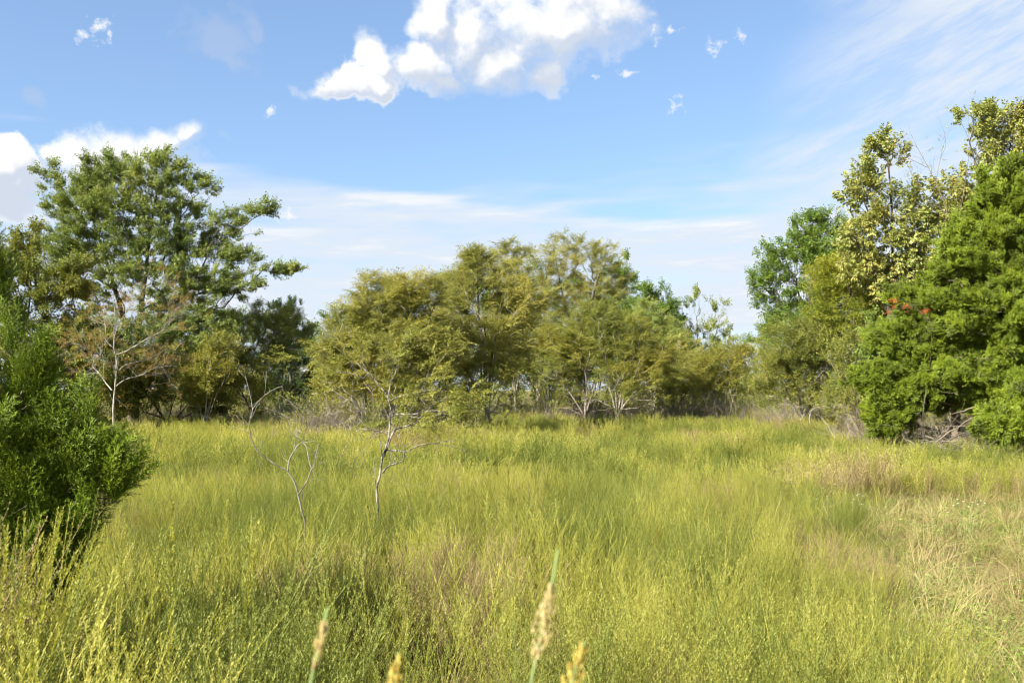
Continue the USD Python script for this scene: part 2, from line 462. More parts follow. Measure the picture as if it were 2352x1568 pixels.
def spray_cedar(seed, n=26, sub=9, length=0.34, thick=0.0022, reach=0.13):
    """A feathery plume of scale foliage."""
    g = np.random.default_rng(seed)
    s = Soup()
    for k in range(n):
        t = (k + 1) / n
        base = np.array([t * length, 0.012 * math.sin(t * 7), 0.02 * t])
        ph = k * 2.4 + g.uniform(-.4, .4)
        tilt = g.uniform(0.55, 0.95)
        d = norm(np.array([math.cos(tilt), math.sin(tilt) * math.cos(ph), math.sin(tilt) * math.sin(ph)]))
        R = reach * (1.0 - 0.62 * t) * g.uniform(0.7, 1.15) + 0.02
        u = np.linspace(0.1, 1, sub)
        bend = norm(np.array([1.0, 0, 0.2]))
        ax = base + d * (u * R)[:, None] + bend * ((u * R) ** 2 * 2.0)[:, None]
        dd = norm(np.gradient(ax, axis=0))
        pp = u * 0 + k * 1.3 + np.arange(sub) * 2.4
        e1 = norm(np.cross(dd, [0.2, 0.3, 1]))
        e2 = np.cross(dd, e1)
        sd = dd * 0.85 + (np.cos(pp)[:, None] * e1 + np.sin(pp)[:, None] * e2) * 0.6
        tt = g.uniform(0, .45) + 0.55 * u * (0.5 + 0.5 * t)
        spikes(s, ax, sd, 0.030 * g.uniform(0.7, 1.3, sub), thick, tt)
        spikes(s, base[None], (ax[-1] - base)[None], R * 1.1, thick * 1.1, 0.35)
    spikes(s, np.zeros((1, 3)), np.array([[1, 0, 0.06]]), length * 1.12, thick * 1.6, 0.15)
    return s


SPRAYS = {
    'broad': [spray_broad(s, 34, 0.36, 0.062) for s in (1, 2, 3)],
    'big': [spray_broad(s, 18, 0.34, 0.10, 0.5, 0.85, 0.8) for s in (4, 5, 6)],
    'small': [spray_broad(s, 30, 0.34, 0.050, 0.55, 0.15) for s in (7, 8)],
    'pinnate': [spray_pinnate(s) for s in (9, 10, 11)],
    'cedar': [spray_cedar(s, 16, 6, 0.22, 0.0105, 0.12) for s in (12, 13)],
    'plume': [spray_cedar(s, 26, 9, 0.40, 0.0034, 0.10) for s in (14, 15, 16)],
}


# ------------------------------------------------------------------ trees
def resample(path, step):
    path = np.asarray(path, float)
    seg = np.linalg.norm(np.diff(path, axis=0), axis=1)
    s = np.concatenate([[0], np.cumsum(seg)])
    n = max(2, int(round(s[-1] / step)) + 1)
    u = np.linspace(0, s[-1], n)
    if len(path) > 3:
        from scipy.interpolate import PchipInterpolator
        return np.stack([PchipInterpolator(s, path[:, k])(u) for k in range(3)], -1)
    return np.stack([np.interp(u, s, path[:, k]) for k in range(3)], -1)


def skeleton(limbs, targets, g, bf=0.45, zs=1.0, step=0.35, wobble=0.05):
    """Greedy tree over targets: each joins the node with the least (distance + bf x path to the root). Returns nodes, parents."""
    P, parent, plen = [], [], []
    for li, limb in enumerate(limbs):
        pts = resample(limb, step)
        if li == 0:
            prev = -1
        else:
            dd = np.linalg.norm(np.array(P) - pts[0], axis=1)
            prev = int(np.argmin(dd))
            pts = pts[1:] if dd[prev] < step * 0.6 else pts
        for q in pts:
            P.append(q)
            parent.append(prev)
            plen.append(0 if prev < 0 else plen[prev] + np.linalg.norm(q - P[prev]))
            prev = len(P) - 1
    n0 = len(P)
    if targets is not None and len(targets):
        T = np.asarray(targets, float)
        S = np.array([1, 1, zs])
        Q = np.array(P)
        start = max(1, int(n0 * 0.0))
        dist = np.linalg.norm((T[:, None] - Q[None]) * S, axis=2) + bf * np.array(plen)[None]
        # trunk foot is no good place to branch from
        best = dist.argmin(1)
        cost = dist[np.arange(len(T)), best]
        alive = np.ones(len(T), bool)
        for _ in range(len(T)):
            k = int(np.argmin(np.where(alive, cost, 1e9)))
            alive[k] = False
            par = int(best[k])
            a, b = np.array(P[par]), T[k]
            L = np.linalg.norm(b - a)
            m = max(1, int(L / step))
            prev = par
            for j in range(1, m + 1):
                q = a + (b - a) * j / m
                if j < m:
                    q = q + g.normal(0, wobble * L / m, 3)
                    q[2] += 0.10 * L * math.sin(math.pi * j / m) * 0.5
                P.append(q)
                parent.append(prev)
                plen.append(plen[prev] + np.linalg.norm(q - P[prev]))
                prev = len(P) - 1
                c = np.linalg.norm((T - q) * S, axis=1) + bf * plen[prev]
                up = alive & (c < cost)
                cost[up], best[up] = c[up], prev
    return np.array(P), np.array(parent), n0


def radii(P, parent, tip, power, base):
    n = len(P)
    acc = np.zeros(n)
    r = np.zeros(n)
    for i in range(n - 1, -1, -1):           # children always come after their parents
        r[i] = tip if acc[i] == 0 else acc[i] ** (1 / power)
        if parent[i] >= 0:
            acc[parent[i]] += r[i] ** power
    if base:
        k = np.log(base / tip) / max(np.log(r[0] / tip), 1e-6)
        r = tip * (r / tip) ** k
    return r


def chains_of(P, parent, r):
    n = len(P)
    kids = [[] for _ in range(n)]
    for i in range(1, n):
        kids[parent[i]].append(i)
    out, todo = [], [(0, None)]
    while todo:
        i, frm = todo.pop()
        c = [] if frm is None else [frm]
        cur = i
        while True:
            c.append(cur)
            k = kids[cur]
            if not k:
                break
            main = max(k, key=lambda q: r[q])
            todo += [(q, cur) for q in k if q != main]
            cur = main
        if len(c) > 1:
            rr = r[c].copy()
            if frm is not None:
                rr[0] = min(rr[0], rr[1] * 1.15)
            out.append((P[c], rr))
    out.sort(key=lambda c: -c[1][:2].mean() * len(c[0]))
    return out


def blob_points(g, blobs, depth, n, thick=1.0, shell=0.45):
    """Points inside ellipsoids given in the measuring frame at that depth."""
    w = np.array([(b[2] * b[3]) ** 1.2 * (b[4] if len(b) > 4 else 1) for b in blobs])
    counts = np.maximum(3, np.round(n * w / w.sum())).astype(int)
    pts = []
    for b, c in zip(blobs, counts):
        u = norm(g.normal(0, 1, (c, 3))) * (g.uniform(0, 1, (c, 1)) ** shell)
        x, y = b[0] + u[:, 0] * b[2], b[1] + u[:, 2] * b[3]
        dy = u[:, 1] * thick * math.sqrt(b[2] * max(b[3], b[2] * 0.5)) * depth / F
        for xx, yy, zz in zip(x, y, dy):
            pts.append(at(xx, yy, depth) + np.array([0, zz, 0]))
    return np.array(pts)


SPECIES = {
    #            spray      leaf               bark          tip    pow  bf   zs   per  size  lift
    'pear':     ('broad',   'pear_leaf',       'dark_bark',  .004, 2.3, .45, 1.0, 4.0, 1.10, 0.35),
    'oak':      ('broad',   'oak_leaf',        'dark_bark',  .004, 2.3, .40, 1.0, 3.8, 1.25, 0.2),
    'locust':   ('pinnate', 'locust_leaf',     'grey_bark',  .006, 2.3, .50, 1.15, 3.3, 0.86, 0.15),
    'olive':    ('small',   'olive_leaf',      'grey_bark',  .006, 2.3, .50, 1.15, 3.6, 1.25, 0.1),
    'persimmon': ('big',    'persimmon_leaf',  'dark_bark',  .005, 2.3, .45, 1.0, 3.4, 1.1, 0.0),
    'yellow':   ('small',   'yellow_green_leaf', 'brown_bark', .004, 2.3, .4, 1.3, 3.6, 1.25, 0.1),
    'cedar':    ('cedar',   'cedar_leaf',      'brown_bark', .005, 2.3, .55, 1.6, 6.0, 1.05, 0.35),
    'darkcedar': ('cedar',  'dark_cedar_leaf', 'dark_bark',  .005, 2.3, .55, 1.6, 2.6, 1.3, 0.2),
}


def wood_parts(path, chains, bark, n_branch=6, min_r=0.012, sides=None):
    s = Soup()
    tubes(s, chains[:1], 9)
    s.write(f'{path}/trunk', bark, smooth=True)
    k = 1
    for c in chains[1:1 + n_branch]:
        if c[1][:3].mean() < min_r:
            break
        s = Soup()
        tubes(s, [c], 6)
        s.write(numbered(path, 'branch'), bark, smooth=True)
        k += 1
    rest = chains[k:]
    if rest:
        s = Soup()
        tubes(s, rest, 3)
        m = s.write(f'{path}/twigs', 'twig_bark' if bark == 'grey_bark' else bark, smooth=True)
        tag(m.GetPrim(), kind='stuff')


def tree(name, label, species, x, depth, blobs, n=420, seed=0, trunk=None, base_r=None, bare=None, group=None, category='tree', thick=0.9,
         look=None, bark=None, per=None, size=None, lean=0.0, stems=None, branches=6, part='crown', shell=0.40, leafy=1.0, cluster=None, flat=None, vase=None):
    if vase is None:
        vase = 0 if 'cedar' in species or species == 'juniper' else 5
    """bare: rows of the measuring frame below which leaves thin out, as (full, none)."""
    spray, leaf_m, bark_m, tip, power, bf, zs, per0, size0, lift = SPECIES[species]
    leaf_m, bark_m, per, size = look or leaf_m, bark or bark_m, per or per0, size or size0
    g = np.random.default_rng(1000 + seed)
    foot = at(x, 896, depth)
    foot[2] = float(ground_z(foot[0], foot[1])) - 0.05
    T = blob_points(g, blobs, depth, n, thick, shell)
    if stems is None:
        top = np.average(T, axis=0) if trunk is None else at(trunk[0], trunk[1], depth)
        h = top[2] - foot[2]
        stems = [[foot, foot + np.array([lean * .3 + g.normal(0, .03), g.normal(0, .03), h * .35]), foot + (top - foot) * 0.7 + np.array([g.normal(0, .05), 0, 0]), top]]
        if vase:
            fork = foot + (top - foot) * [.6, .6, g.uniform(.20, .32)]
            stems = [[foot, foot + (fork - foot) * .5 + g.normal(0, .04, 3) * [1, 1, 0], fork]]
            upper = T[T[:, 2] > np.quantile(T[:, 2], .45)]
            got = [upper[g.integers(len(upper))]]
            while len(got) < vase:
                dd = np.min([np.linalg.norm((upper - q) * [1, .7, .8], axis=1) for q in got], axis=0)
                got.append(upper[int(np.argmax(dd))])
            for q in got:
                e = fork + (q - fork) * .93
                m1 = fork + (e - fork) * [.30, .30, .40] + g.normal(0, .07, 3)
                m2 = fork + (e - fork) * [.62, .62, .74] + g.normal(0, .09, 3)
                stems.append([fork, m1, m2, e])
    limbs = [[q - 0 for q in s] for s in stems]
    P, parent, n0 = skeleton(limbs, T, g, bf, zs, 0.32 if depth > 12 else 0.12)
    r = radii(P, parent, tip, power, base_r)
    path = thing(name, label, category, foot, group)
    Pl = P - foot
    wood_parts(path, chains_of(Pl, parent, r), bark_m, branches)
    # foliage on the thin wood
    thin = np.where((r < max(0.012, tip * 2.6)) & (np.arange(len(P)) >= min(n0, len(P) - 1)))[0]
    if bare is not None:
        row = 784 - F * np.tan(np.arctan2(P[thin, 2] - EYE, P[thin, 1]) - PITCH)
        keep = g.uniform(0, 1, len(thin)) < np.clip((bare[1] - row) / (bare[1] - bare[0]), 0.06, 1)
        thin = thin[keep]
    if leafy < 1:
        thin = thin[g.uniform(0, 1, len(thin)) < leafy]
    k = max(1, int(len(thin) * per))
    cluster = cluster or {'cedar': 12, 'darkcedar': 10, 'juniper': 2, 'pear': 4, 'oak': 4, 'persimmon': 3}.get(species, 2)
    hubs = g.choice(thin, max(1, k // cluster))
    at_ = g.choice(hubs, k)
    middle = Pl[thin].mean(0)
    d = norm(Pl[at_] - Pl[parent[at_]])
    pos = Pl[parent[at_]] + (Pl[at_] - Pl[parent[at_]]) * g.uniform(0.55 if cluster > 2 else 0, 1, (k, 1)) + g.normal(0, (.10 if 'cedar' in species else .03) * size, (k, 3))
    away = norm((Pl[at_] - middle) * [1, 1, 0.5])
    d = norm(d * 0.8 + away * (0.6 if cluster > 2 else 0.2) + g.normal(0, 0.5, (k, 3)) + np.array([0, 0, lift]))
    flat = flat or (0.8 if species in ('locust', 'olive', 'yellow') else None)
    if flat:
        d[:, 2] *= flat
    up = np.array([0, 0, 1.0]) + g.normal(0, 0.30 if flat else 0.5, (k, 3))
    protos = SPRAYS[spray]
    instancer(f'{path}/{part}', protos, [leaf_m] * len(protos), g.integers(0, len(protos), k), pos, frames(d, up), size * g.uniform(0.7, 1.25, k))
    return path


exec_trees = True
# the wood, left to right
tree('broadleaf_tree', 'largest tree, green with two long arms of leaves reaching right', 'pear', 300, 36,
     [(300, 480, 150, 120), (370, 395, 62, 48), (205, 470, 70, 80), (125, 430, 22, 55, 1.5), (98, 385, 14, 26, 2), (215, 395, 22, 40, 1.5), (270, 385, 40, 38), (430, 450, 50, 60), (475, 428, 28, 18, 2),
      (220, 610, 140, 95), (400, 610, 140, 105), (520, 520, 70, 46), (590, 478, 45, 20, 2), (480, 660, 90, 60), (545, 590, 55, 18, 2), (560, 640, 55, 24), (640, 618, 58, 9, 5),
      (300, 770, 170, 80), (150, 560, 60, 80), (440, 760, 110, 70), (270, 850, 130, 50), (420, 830, 120, 50)], 2300, 1, trunk=(330, 560), base_r=0.20, per=5.2, size=1.0, branches=10, thick=0.7, cluster=3, flat=0.6,
     stems=[[at(305, 1008, 36), at(308, 880, 36), at(318, 760, 36.1), at(335, 620, 36), at(350, 500, 35.8), at(365, 420, 35.8)],
            [at(312, 850, 36), at(275, 700, 36.4), at(235, 570, 36.6), at(200, 470, 36.5)],
            [at(318, 760, 36), at(400, 690, 35.4), at(480, 600, 35), at(570, 500, 34.6)],
            [at(400, 690, 35.4), at(500, 640, 35), at(600, 626, 34.8), at(690, 615, 34.6)]])
tree('broadleaf_tree', 'grey-green bushy tree behind the near juniper at the left border', 'pear', 60, 31,
     [(70, 555, 40, 40), (55, 640, 80, 90), (130, 700, 70, 80), (60, 800, 110, 100), (0, 700, 80, 120), (120, 860, 90, 80), (160, 650, 50, 60), (190, 780, 60, 80)], 800, 2, look='olive_leaf', base_r=0.10)
tree('locust_tree', 'olive feathery tree right of the largest tree, over a leaning crooked stem', 'locust', 575, 38,
     [(620, 735, 95, 48), (560, 780, 80, 70), (660, 770, 70, 60), (600, 850, 120, 60), (520, 860, 70, 60)], 520, 3, look='olive_leaf', bare=(825, 935), base_r=0.07)
tree('cedar_tree', 'dark green cedar behind the olive tree, left of the yellow locust', 'darkcedar', 662, 44,
     [(655, 720, 22, 35, 2), (660, 780, 60, 50), (670, 850, 85, 60), (675, 920, 95, 55)], 420, 4, base_r=0.10)  # a dark conifer, by its own leaf colour
tree('broadleaf_shrub', 'olive-green low shrub at the foot of the largest tree, right side', 'olive', 470, 33,
     [(480, 850, 60, 40), (440, 890, 50, 40), (500, 800, 40, 30)], 200, 5, category='shrub', part='foliage', base_r=0.03)
tree('broadleaf_tree', 'low shaded olive undergrowth tree at the trunk of the largest tree', 'oak', 395, 34.5,
     [(290, 930, 100, 50), (400, 880, 130, 60), (500, 900, 120, 50), (300, 880, 90, 60)], 420, 6, look='olive_leaf', category='tree', base_r=0.06)
tree('locust_tree', 'yellow locust behind the white-stemmed sapling, grey bare lower twigs', 'locust', 900, 27,
     [(880, 700, 90, 52), (850, 655, 40, 26), (830, 760, 100, 70), (950, 690, 80, 62), (985, 650, 34, 20), (770, 830, 60, 62), (930, 810, 150, 85), (850, 890, 140, 52), (960, 910, 110, 45), (740, 790, 30, 20), (900, 960, 150, 30)],
     1500, 7, trunk=(905, 740), bare=(825, 935), base_r=0.075, per=3.6, branches=8)
tree('locust_tree', 'slender yellow locust stem left of the white-stemmed sapling', 'locust', 846, 29,
     [(830, 840, 90, 50), (790, 880, 70, 40), (860, 780, 60, 50), (840, 930, 90, 40)], 320, 8, trunk=(838, 840), bare=(825, 935), base_r=0.035)
tree('locust_tree', 'golden locust with straight dark trunk, centre of the thicket', 'locust', 1118, 29,
     [(1120, 640, 70, 60), (1082, 590, 24, 30, 2), (1050, 720, 80, 62), (1180, 700, 70, 60), (1120, 790, 120, 70), (1100, 870, 130, 50), (1060, 640, 36, 26), (1110, 940, 110, 40)],
     900, 9, trunk=(1122, 640), bare=(825, 935), base_r=0.085, branches=8)
tree('locust_tree', 'tallest golden locust at the back of the thicket, left half of its dome', 'locust', 1235, 46,
     [(1250, 605, 85, 42), (1190, 570, 60, 26), (1150, 590, 50, 40), (1230, 680, 110, 62), (1180, 740, 110, 60), (1240, 820, 110, 70)], 750, 10, trunk=(1240, 640), base_r=0.13, bare=(825, 935))
tree('locust_tree', 'tallest golden locust at the back of the thicket, right half of its dome', 'locust', 1330, 47,
     [(1320, 590, 85, 48), (1390, 590, 48, 34), (1300, 545, 40, 12, 2), (1350, 680, 100, 62), (1400, 640, 52, 40), (1330, 780, 110, 70)], 750, 11, trunk=(1330, 620), base_r=0.13, bare=(825, 935))
tree('locust_tree', 'feathery olive tree filling the dip between first yellow locust and straight dark trunk', 'locust', 1010, 36,
     [(1020, 680, 60, 50), (1075, 650, 44, 50), (1030, 770, 80, 60), (990, 830, 80, 60), (1020, 660, 36, 24)], 380, 81, bare=(825, 935), base_r=0.05, look='olive_leaf')
tree('locust_tree', 'slim golden locust in the dome between straight dark trunk and its left half', 'locust', 1180, 40,
     [(1180, 640, 60, 50), (1170, 720, 70, 60), (1200, 800, 80, 60), (1150, 610, 30, 26)], 420, 82, bare=(825, 935), base_r=0.06)
tree('locust_tree', 'green feathery tree on the right slope of the thicket before the green oak', 'locust', 1500, 41,
     [(1490, 730, 60, 46), (1540, 780, 50, 46), (1470, 800, 80, 60), (1560, 830, 44, 44)], 420, 83, bare=(825, 935), base_r=0.06, look='pear_leaf')
tree('locust_tree', 'olive tree with thin pale stem in front of the golden dome', 'locust', 1265, 38,
     [(1260, 780, 60, 56), (1240, 840, 80, 50), (1290, 850, 60, 46)], 320, 84, bare=(825, 935), base_r=0.045, look='olive_leaf')
tree('broadleaf_tree', 'dark green oak crown peeping out behind the golden dome, right edge', 'oak', 1440, 52,
     [(1430, 640, 30, 52), (1420, 720, 60, 60), (1440, 800, 70, 70)], 300, 12, base_r=0.12)
tree('broadleaf_tree', 'green oak sloping down right behind the olive locusts', 'oak', 1495, 46,
     [(1500, 685, 36, 32), (1485, 740, 66, 56), (1535, 760, 38, 62), (1545, 830, 44, 60), (1490, 840, 80, 60)], 720, 13, base_r=0.13)
tree('locust_tree', 'olive locust with pale forked trunk at the edge of the grass, right of centre', 'locust', 1341, 37,
     [(1330, 790, 90, 72), (1290, 830, 70, 50), (1390, 770, 60, 50), (1340, 720, 40, 30), (1340, 870, 100, 42), (1330, 920, 90, 30)], 620, 14, look='olive_leaf', trunk=(1345, 790), bare=(825, 935), base_r=0.07, branches=8)
tree('locust_tree', 'olive locust with pale trunk and long low branch reaching right', 'locust', 1412, 36,
     [(1430, 780, 90, 70), (1490, 820, 70, 52), (1400, 730, 50, 40), (1450, 870, 110, 40), (1540, 860, 60, 26), (1440, 915, 100, 30)], 620, 15, look='olive_leaf', trunk=(1420, 800), bare=(825, 935), base_r=0.065, branches=8)
tree('locust_tree', 'rusty olive locust shading two dark trunks, right end of the thicket', 'locust', 1545, 40,
     [(1540, 850, 70, 52), (1500, 890, 70, 36), (1570, 800, 40, 40), (1580, 890, 70, 36)], 420, 16, bare=(825, 935), base_r=0.06)
tree('poplar_sapling', 'thin green sapling with sparse round leaves standing against the sky', 'oak', 1612, 47,
     [(1590, 710, 36, 34), (1635, 700, 36, 30), (1610, 760, 52, 40), (1650, 740, 26, 30), (1600, 678, 10, 12), (1652, 682, 8, 10), (1620, 820, 60, 40)], 300, 17, look='pear_leaf', per=0.9, bark='silver_bark', category='tree', base_r=0.06)
tree('locust_tree', 'small olive tree with several pale stems left of the grassy gap', 'olive', 1655, 39,
     [(1650, 850, 60, 50), (1690, 820, 40, 36), (1610, 860, 46, 46), (1660, 905, 60, 30)], 360, 18, bare=(825, 935), base_r=0.05, bark='silver_bark',
     stems=[[at(1650, 985, 39), at(1642, 930, 39), at(1650, 880, 39), at(1640, 830, 39)], [at(1650, 975, 39), at(1665, 920, 39), at(1672, 850, 39), at(1685, 800, 39)]])
tree('broadleaf_tree', 'low green tree beyond the gap, with leafy twigs against the sky', 'oak', 1690, 58,
     [(1700, 790, 42, 22), (1670, 800, 40, 30), (1650, 850, 50, 40)], 200, 19, look='pear_leaf', per=1.5, base_r=0.08)
tree('olive_shrub', 'hazy olive thicket at the far end of the grassy gap', 'olive', 1745, 62,
     [(1740, 860, 60, 36), (1800, 840, 50, 50), (1700, 890, 60, 30), (1760, 900, 70, 30)], 420, 20, category='shrub', part='foliage', base_r=0.05)
tree('broadleaf_tree', 'bright green oak with leafy arms against the sky, right of the gap', 'oak', 1895, 40,
     [(1800, 590, 52, 46), (1765, 630, 34, 32), (1745, 655, 18, 18, 2), (1850, 555, 55, 50), (1830, 670, 80, 46), (1910, 560, 60, 60), (1880, 620, 70, 60), (1790, 705, 46, 22), (1755, 775, 34, 10, 2), (1880, 500, 30, 16), (1850, 740, 90, 50)],
     800, 21, trunk=(1890, 600), base_r=0.14, per=2.4)
tree('olive_shrub', 'olive thorny shrub with dark crooked trunk at the grass edge below the oak', 'olive', 1838, 33,
     [(1830, 800, 80, 62), (1790, 850, 70, 60), (1900, 790, 80, 60), (1910, 880, 90, 56), (1830, 900, 90, 40), (1770, 900, 50, 40)], 820, 22, trunk=(1840, 800), bare=(825, 935), base_r=0.055, category='shrub', part='foliage', branches=8)
tree('olive_shrub', 'grey twiggy shrub with sparse olive leaves beside the cedar foot', 'olive', 1945, 29,
     [(1950, 850, 60, 70), (1990, 800, 46, 60), (1960, 920, 90, 46), (2010, 900, 60, 56)], 560, 23, look='olive_leaf', per=1.5, base_r=0.04, category='shrub', part='foliage', branches=8)
tree('yellow_tree', 'yellow-green small tree in front of the persimmons', 'yellow', 1950, 33,
     [(1940, 640, 80, 50), (1900, 660, 50, 46), (2010, 650, 70, 60), (1950, 720, 100, 50), (2050, 720, 70, 50)], 620, 24, base_r=0.08)
tree('persimmon_tree', 'tall persimmon with drooping bronze-green leaves left of the right cedar', 'persimmon', 2085, 31,
     [(2035, 350, 46, 34), (1985, 385, 34, 40), (2000, 430, 46, 36), (2070, 470, 52, 52), (1965, 450, 26, 36), (2090, 560, 80, 70), (2000, 540, 70, 60), (2080, 640, 100, 60), (1990, 600, 60, 50)],
     900, 25, trunk=(2075, 520), base_r=0.13, per=1.9)
tree('persimmon_tree', 'tallest persimmon with yellowing leaves above the right cedar', 'persimmon', 2290, 31,
     [(2290, 290, 66, 44), (2240, 270, 36, 26), (2330, 270, 40, 30), (2300, 350, 66, 50), (2210, 430, 60, 46), (2340, 380, 50, 50), (2170, 500, 60, 50), (2260, 480, 90, 70)],
     800, 26, trunk=(2285, 380), base_r=0.14, per=1.9)
tree('cedar_tree', 'bright green cedar filling the right border, brown twigs inside', 'cedar', 2330, 23,
     [(2320, 450, 60, 60), (2280, 520, 80, 60), (2240, 600, 90, 60), (2215, 560, 16, 50, 3), (2262, 450, 14, 44, 3), (2180, 640, 40, 14, 3), (2340, 600, 90, 110), (2300, 720, 130, 90), (2350, 820, 110, 120), (2260, 860, 120, 70), (2340, 940, 100, 60), (2300, 985, 60, 26), (2230, 690, 90, 80), (2190, 600, 40, 40)],
     1700, 27, trunk=(2330, 470), base_r=0.14, branches=10, thick=0.8, shell=0.5)
tree('cedar_tree', 'bright green cedar with rounded tufts spreading left over the brush pile', 'cedar', 2190, 24,
     [(2190, 660, 60, 46), (2060, 770, 50, 12, 3), (2090, 690, 40, 14, 3), (2000, 870, 40, 12, 3), (2150, 730, 90, 52), (2110, 800, 100, 52), (2200, 790, 110, 80), (2080, 870, 80, 40), (2170, 890, 120, 46), (2060, 930, 60, 40), (2050, 985, 40, 26)],
     1400, 28, trunk=(2190, 680), base_r=0.11, branches=10, thick=0.8, shell=0.5)

SPECIES['juniper'] = ('plume', 'juniper_leaf', 'brown_bark', .0025, 2.3, .75, 1.3, 2.5, 0.60, 2.2)
tree('juniper_tree', 'near bright green juniper bush filling the left border, dark underneath', 'juniper', -120, 5.0,
     [(-165, 685, 20, 60), (-155, 805, 60, 80), (-135, 895, 90, 90), (-105, 965, 130, 90), (-28, 1055, 180, 100), (-18, 1155, 205, 85), (-18, 1255, 205, 80), (-38, 1355, 200, 90), (120, 1230, 90, 60), (60, 1330, 110, 70),
      (100, 885, 12, 40, 3), (-15, 685, 10, 70, 4), (25, 795, 10, 50, 3), (197, 1015, 16, 50, 2), (182, 1125, 70, 50), (252, 1135, 40, 36, 2), (75, 915, 20, 60, 2)],
     950, 40, trunk=(-150, 620), base_r=0.045, branches=8, thick=0.9)

# trees far behind, closing the wood
far = [(330, 62, 800, 120, 90, 'olive_leaf'), (450, 66, 790, 110, 90, 'oak_leaf'), (560, 60, 800, 120, 90, 'pear_leaf'), (690, 64, 830, 90, 80, 'olive_leaf'),
       (800, 60, 800, 130, 90, 'oak_leaf'), (950, 66, 780, 120, 100, 'olive_leaf'), (1080, 62, 740, 120, 130, 'oak_leaf'), (1230, 66, 730, 130, 140, 'pear_leaf'), (1370, 62, 740, 130, 130, 'oak_leaf'),
       (1520, 64, 820, 90, 90, 'olive_leaf'), (1620, 68, 850, 80, 60, 'pear_leaf'), (1730, 95, 872, 90, 22, 'olive_leaf'), (1830, 70, 800, 100, 100, 'oak_leaf'), (1960, 55, 720, 120, 180, 'olive_leaf'), (2090, 50, 760, 120, 170, 'oak_leaf'), (2200, 50, 700, 120, 200, 'pear_leaf')]
where_ = ['behind the largest tree, left side', 'behind the right arms of the largest tree', 'behind the leaning crooked stem', 'behind the dark green cedar', 'behind the white-stemmed sapling', 'behind the first yellow locust',
          'behind the straight dark locust trunk', 'behind the left half of the golden dome', 'behind the right half of the golden dome', 'behind the two dark trunks', 'behind the pale-stemmed small tree', 'low on the skyline in the grassy gap',
          'behind the bright oak right of the gap', 'behind the yellow-green small tree', 'behind the first persimmon', 'behind the right cedar']
for k, ((x, y_, cy, rx, ry, lk), w_) in enumerate(zip(far, where_)):
    tree('background_tree', f"{ {'olive_leaf': 'olive', 'oak_leaf': 'green', 'pear_leaf': 'grey-green'}[lk] } tree far back, {w_}", 'oak', x, y_,
         [(x, cy, rx, ry), (x, cy + ry * .7, rx * 1.2, ry * .7), (x, 930, rx * 1.2, 36)], 330, 60 + k, look=lk, base_r=0.12, size=1.7, per=2.4, branches=0)

# ------------------------------------------------------------------ meadow
def clump_lespedeza(seed, stems=12, height=0.78, leaf=0.021, per=34, side_n=6, side_leaf=8):
    g = np.random.default_rng(seed)
    s = Soup()
    for k in range(stems):
        ph, lean = g.uniform(0, 2 * np.pi), g.uniform(0.05, 0.42)
        out = np.array([math.cos(ph), math.sin(ph), 0])
        H = height * g.uniform(0.55, 1.08)
        base = out * g.uniform(0, 0.10) + g.normal(0, .03, 3) * [1, 1, 0]

        def axis(u):
            u = np.asarray(u)[:, None]
            return base + out * (lean * H * u ** 1.5) + np.array([0, 0, 1]) * H * u * (1 - 0.12 * lean * u)
        tone = g.uniform(0, 0.45)
        u = np.linspace(0, 1, 7)
        pth = axis(u)[None]
        ribbons(s, pth, np.linspace(.0032, .0012, 7)[None], norm(np.array([[-out[1], out[0], 0.0]])), (0.30 + 0.45 * u)[None] * (0.8 + .6 * tone))
        u = g.uniform(0.22, 1.0, per) ** 0.8
        p = axis(u)
        a = g.uniform(0, 2 * np.pi, per)
        d = np.stack([np.cos(a), np.sin(a), np.full(per, 1.5)], -1)
        up = np.stack([-np.cos(a), -np.sin(a), np.full(per, .9)], -1) + g.normal(0, .3, (per, 3))
        L = leaf * g.uniform(.7, 1.3, per) * (1.15 - 0.4 * u)
        leaves(s, p, d, up, L, L * .30, np.clip(tone + .22 + .38 * u + g.uniform(-.12, .12, per), 0, 1), .12)
        for q in range(side_n):
            u0 = g.uniform(0.3, 0.85)
            b = axis([u0])[0]
            a = g.uniform(0, 2 * np.pi)
            dv = norm(np.array([math.cos(a) * .55, math.sin(a) * .55, 1.0]))
            R = g.uniform(.08, .2) * (1.2 - u0)
            w = np.linspace(.1, 1, side_leaf)
            p = b + dv * (w * R * 1.6)[:, None]
            aa = g.uniform(0, 2 * np.pi, side_leaf)
            d = np.stack([np.cos(aa) * .8, np.sin(aa) * .8, np.full(side_leaf, 1.0)], -1)
            up = np.stack([-np.cos(aa), -np.sin(aa), np.full(side_leaf, .9)], -1)
            L = leaf * .85 * g.uniform(.7, 1.2, side_leaf)
            leaves(s, p, d, up, L, L * .32, np.clip(tone + .25 + .4 * u0 + .15 * w, 0, 1), .12)
            ribbons(s, np.stack([b, b + dv * R * 1.6])[None], np.array([[.0018, .001]]), norm(np.cross(dv, [.3, .5, .1]))[None], np.full((1, 2), tone + .2))
    return s


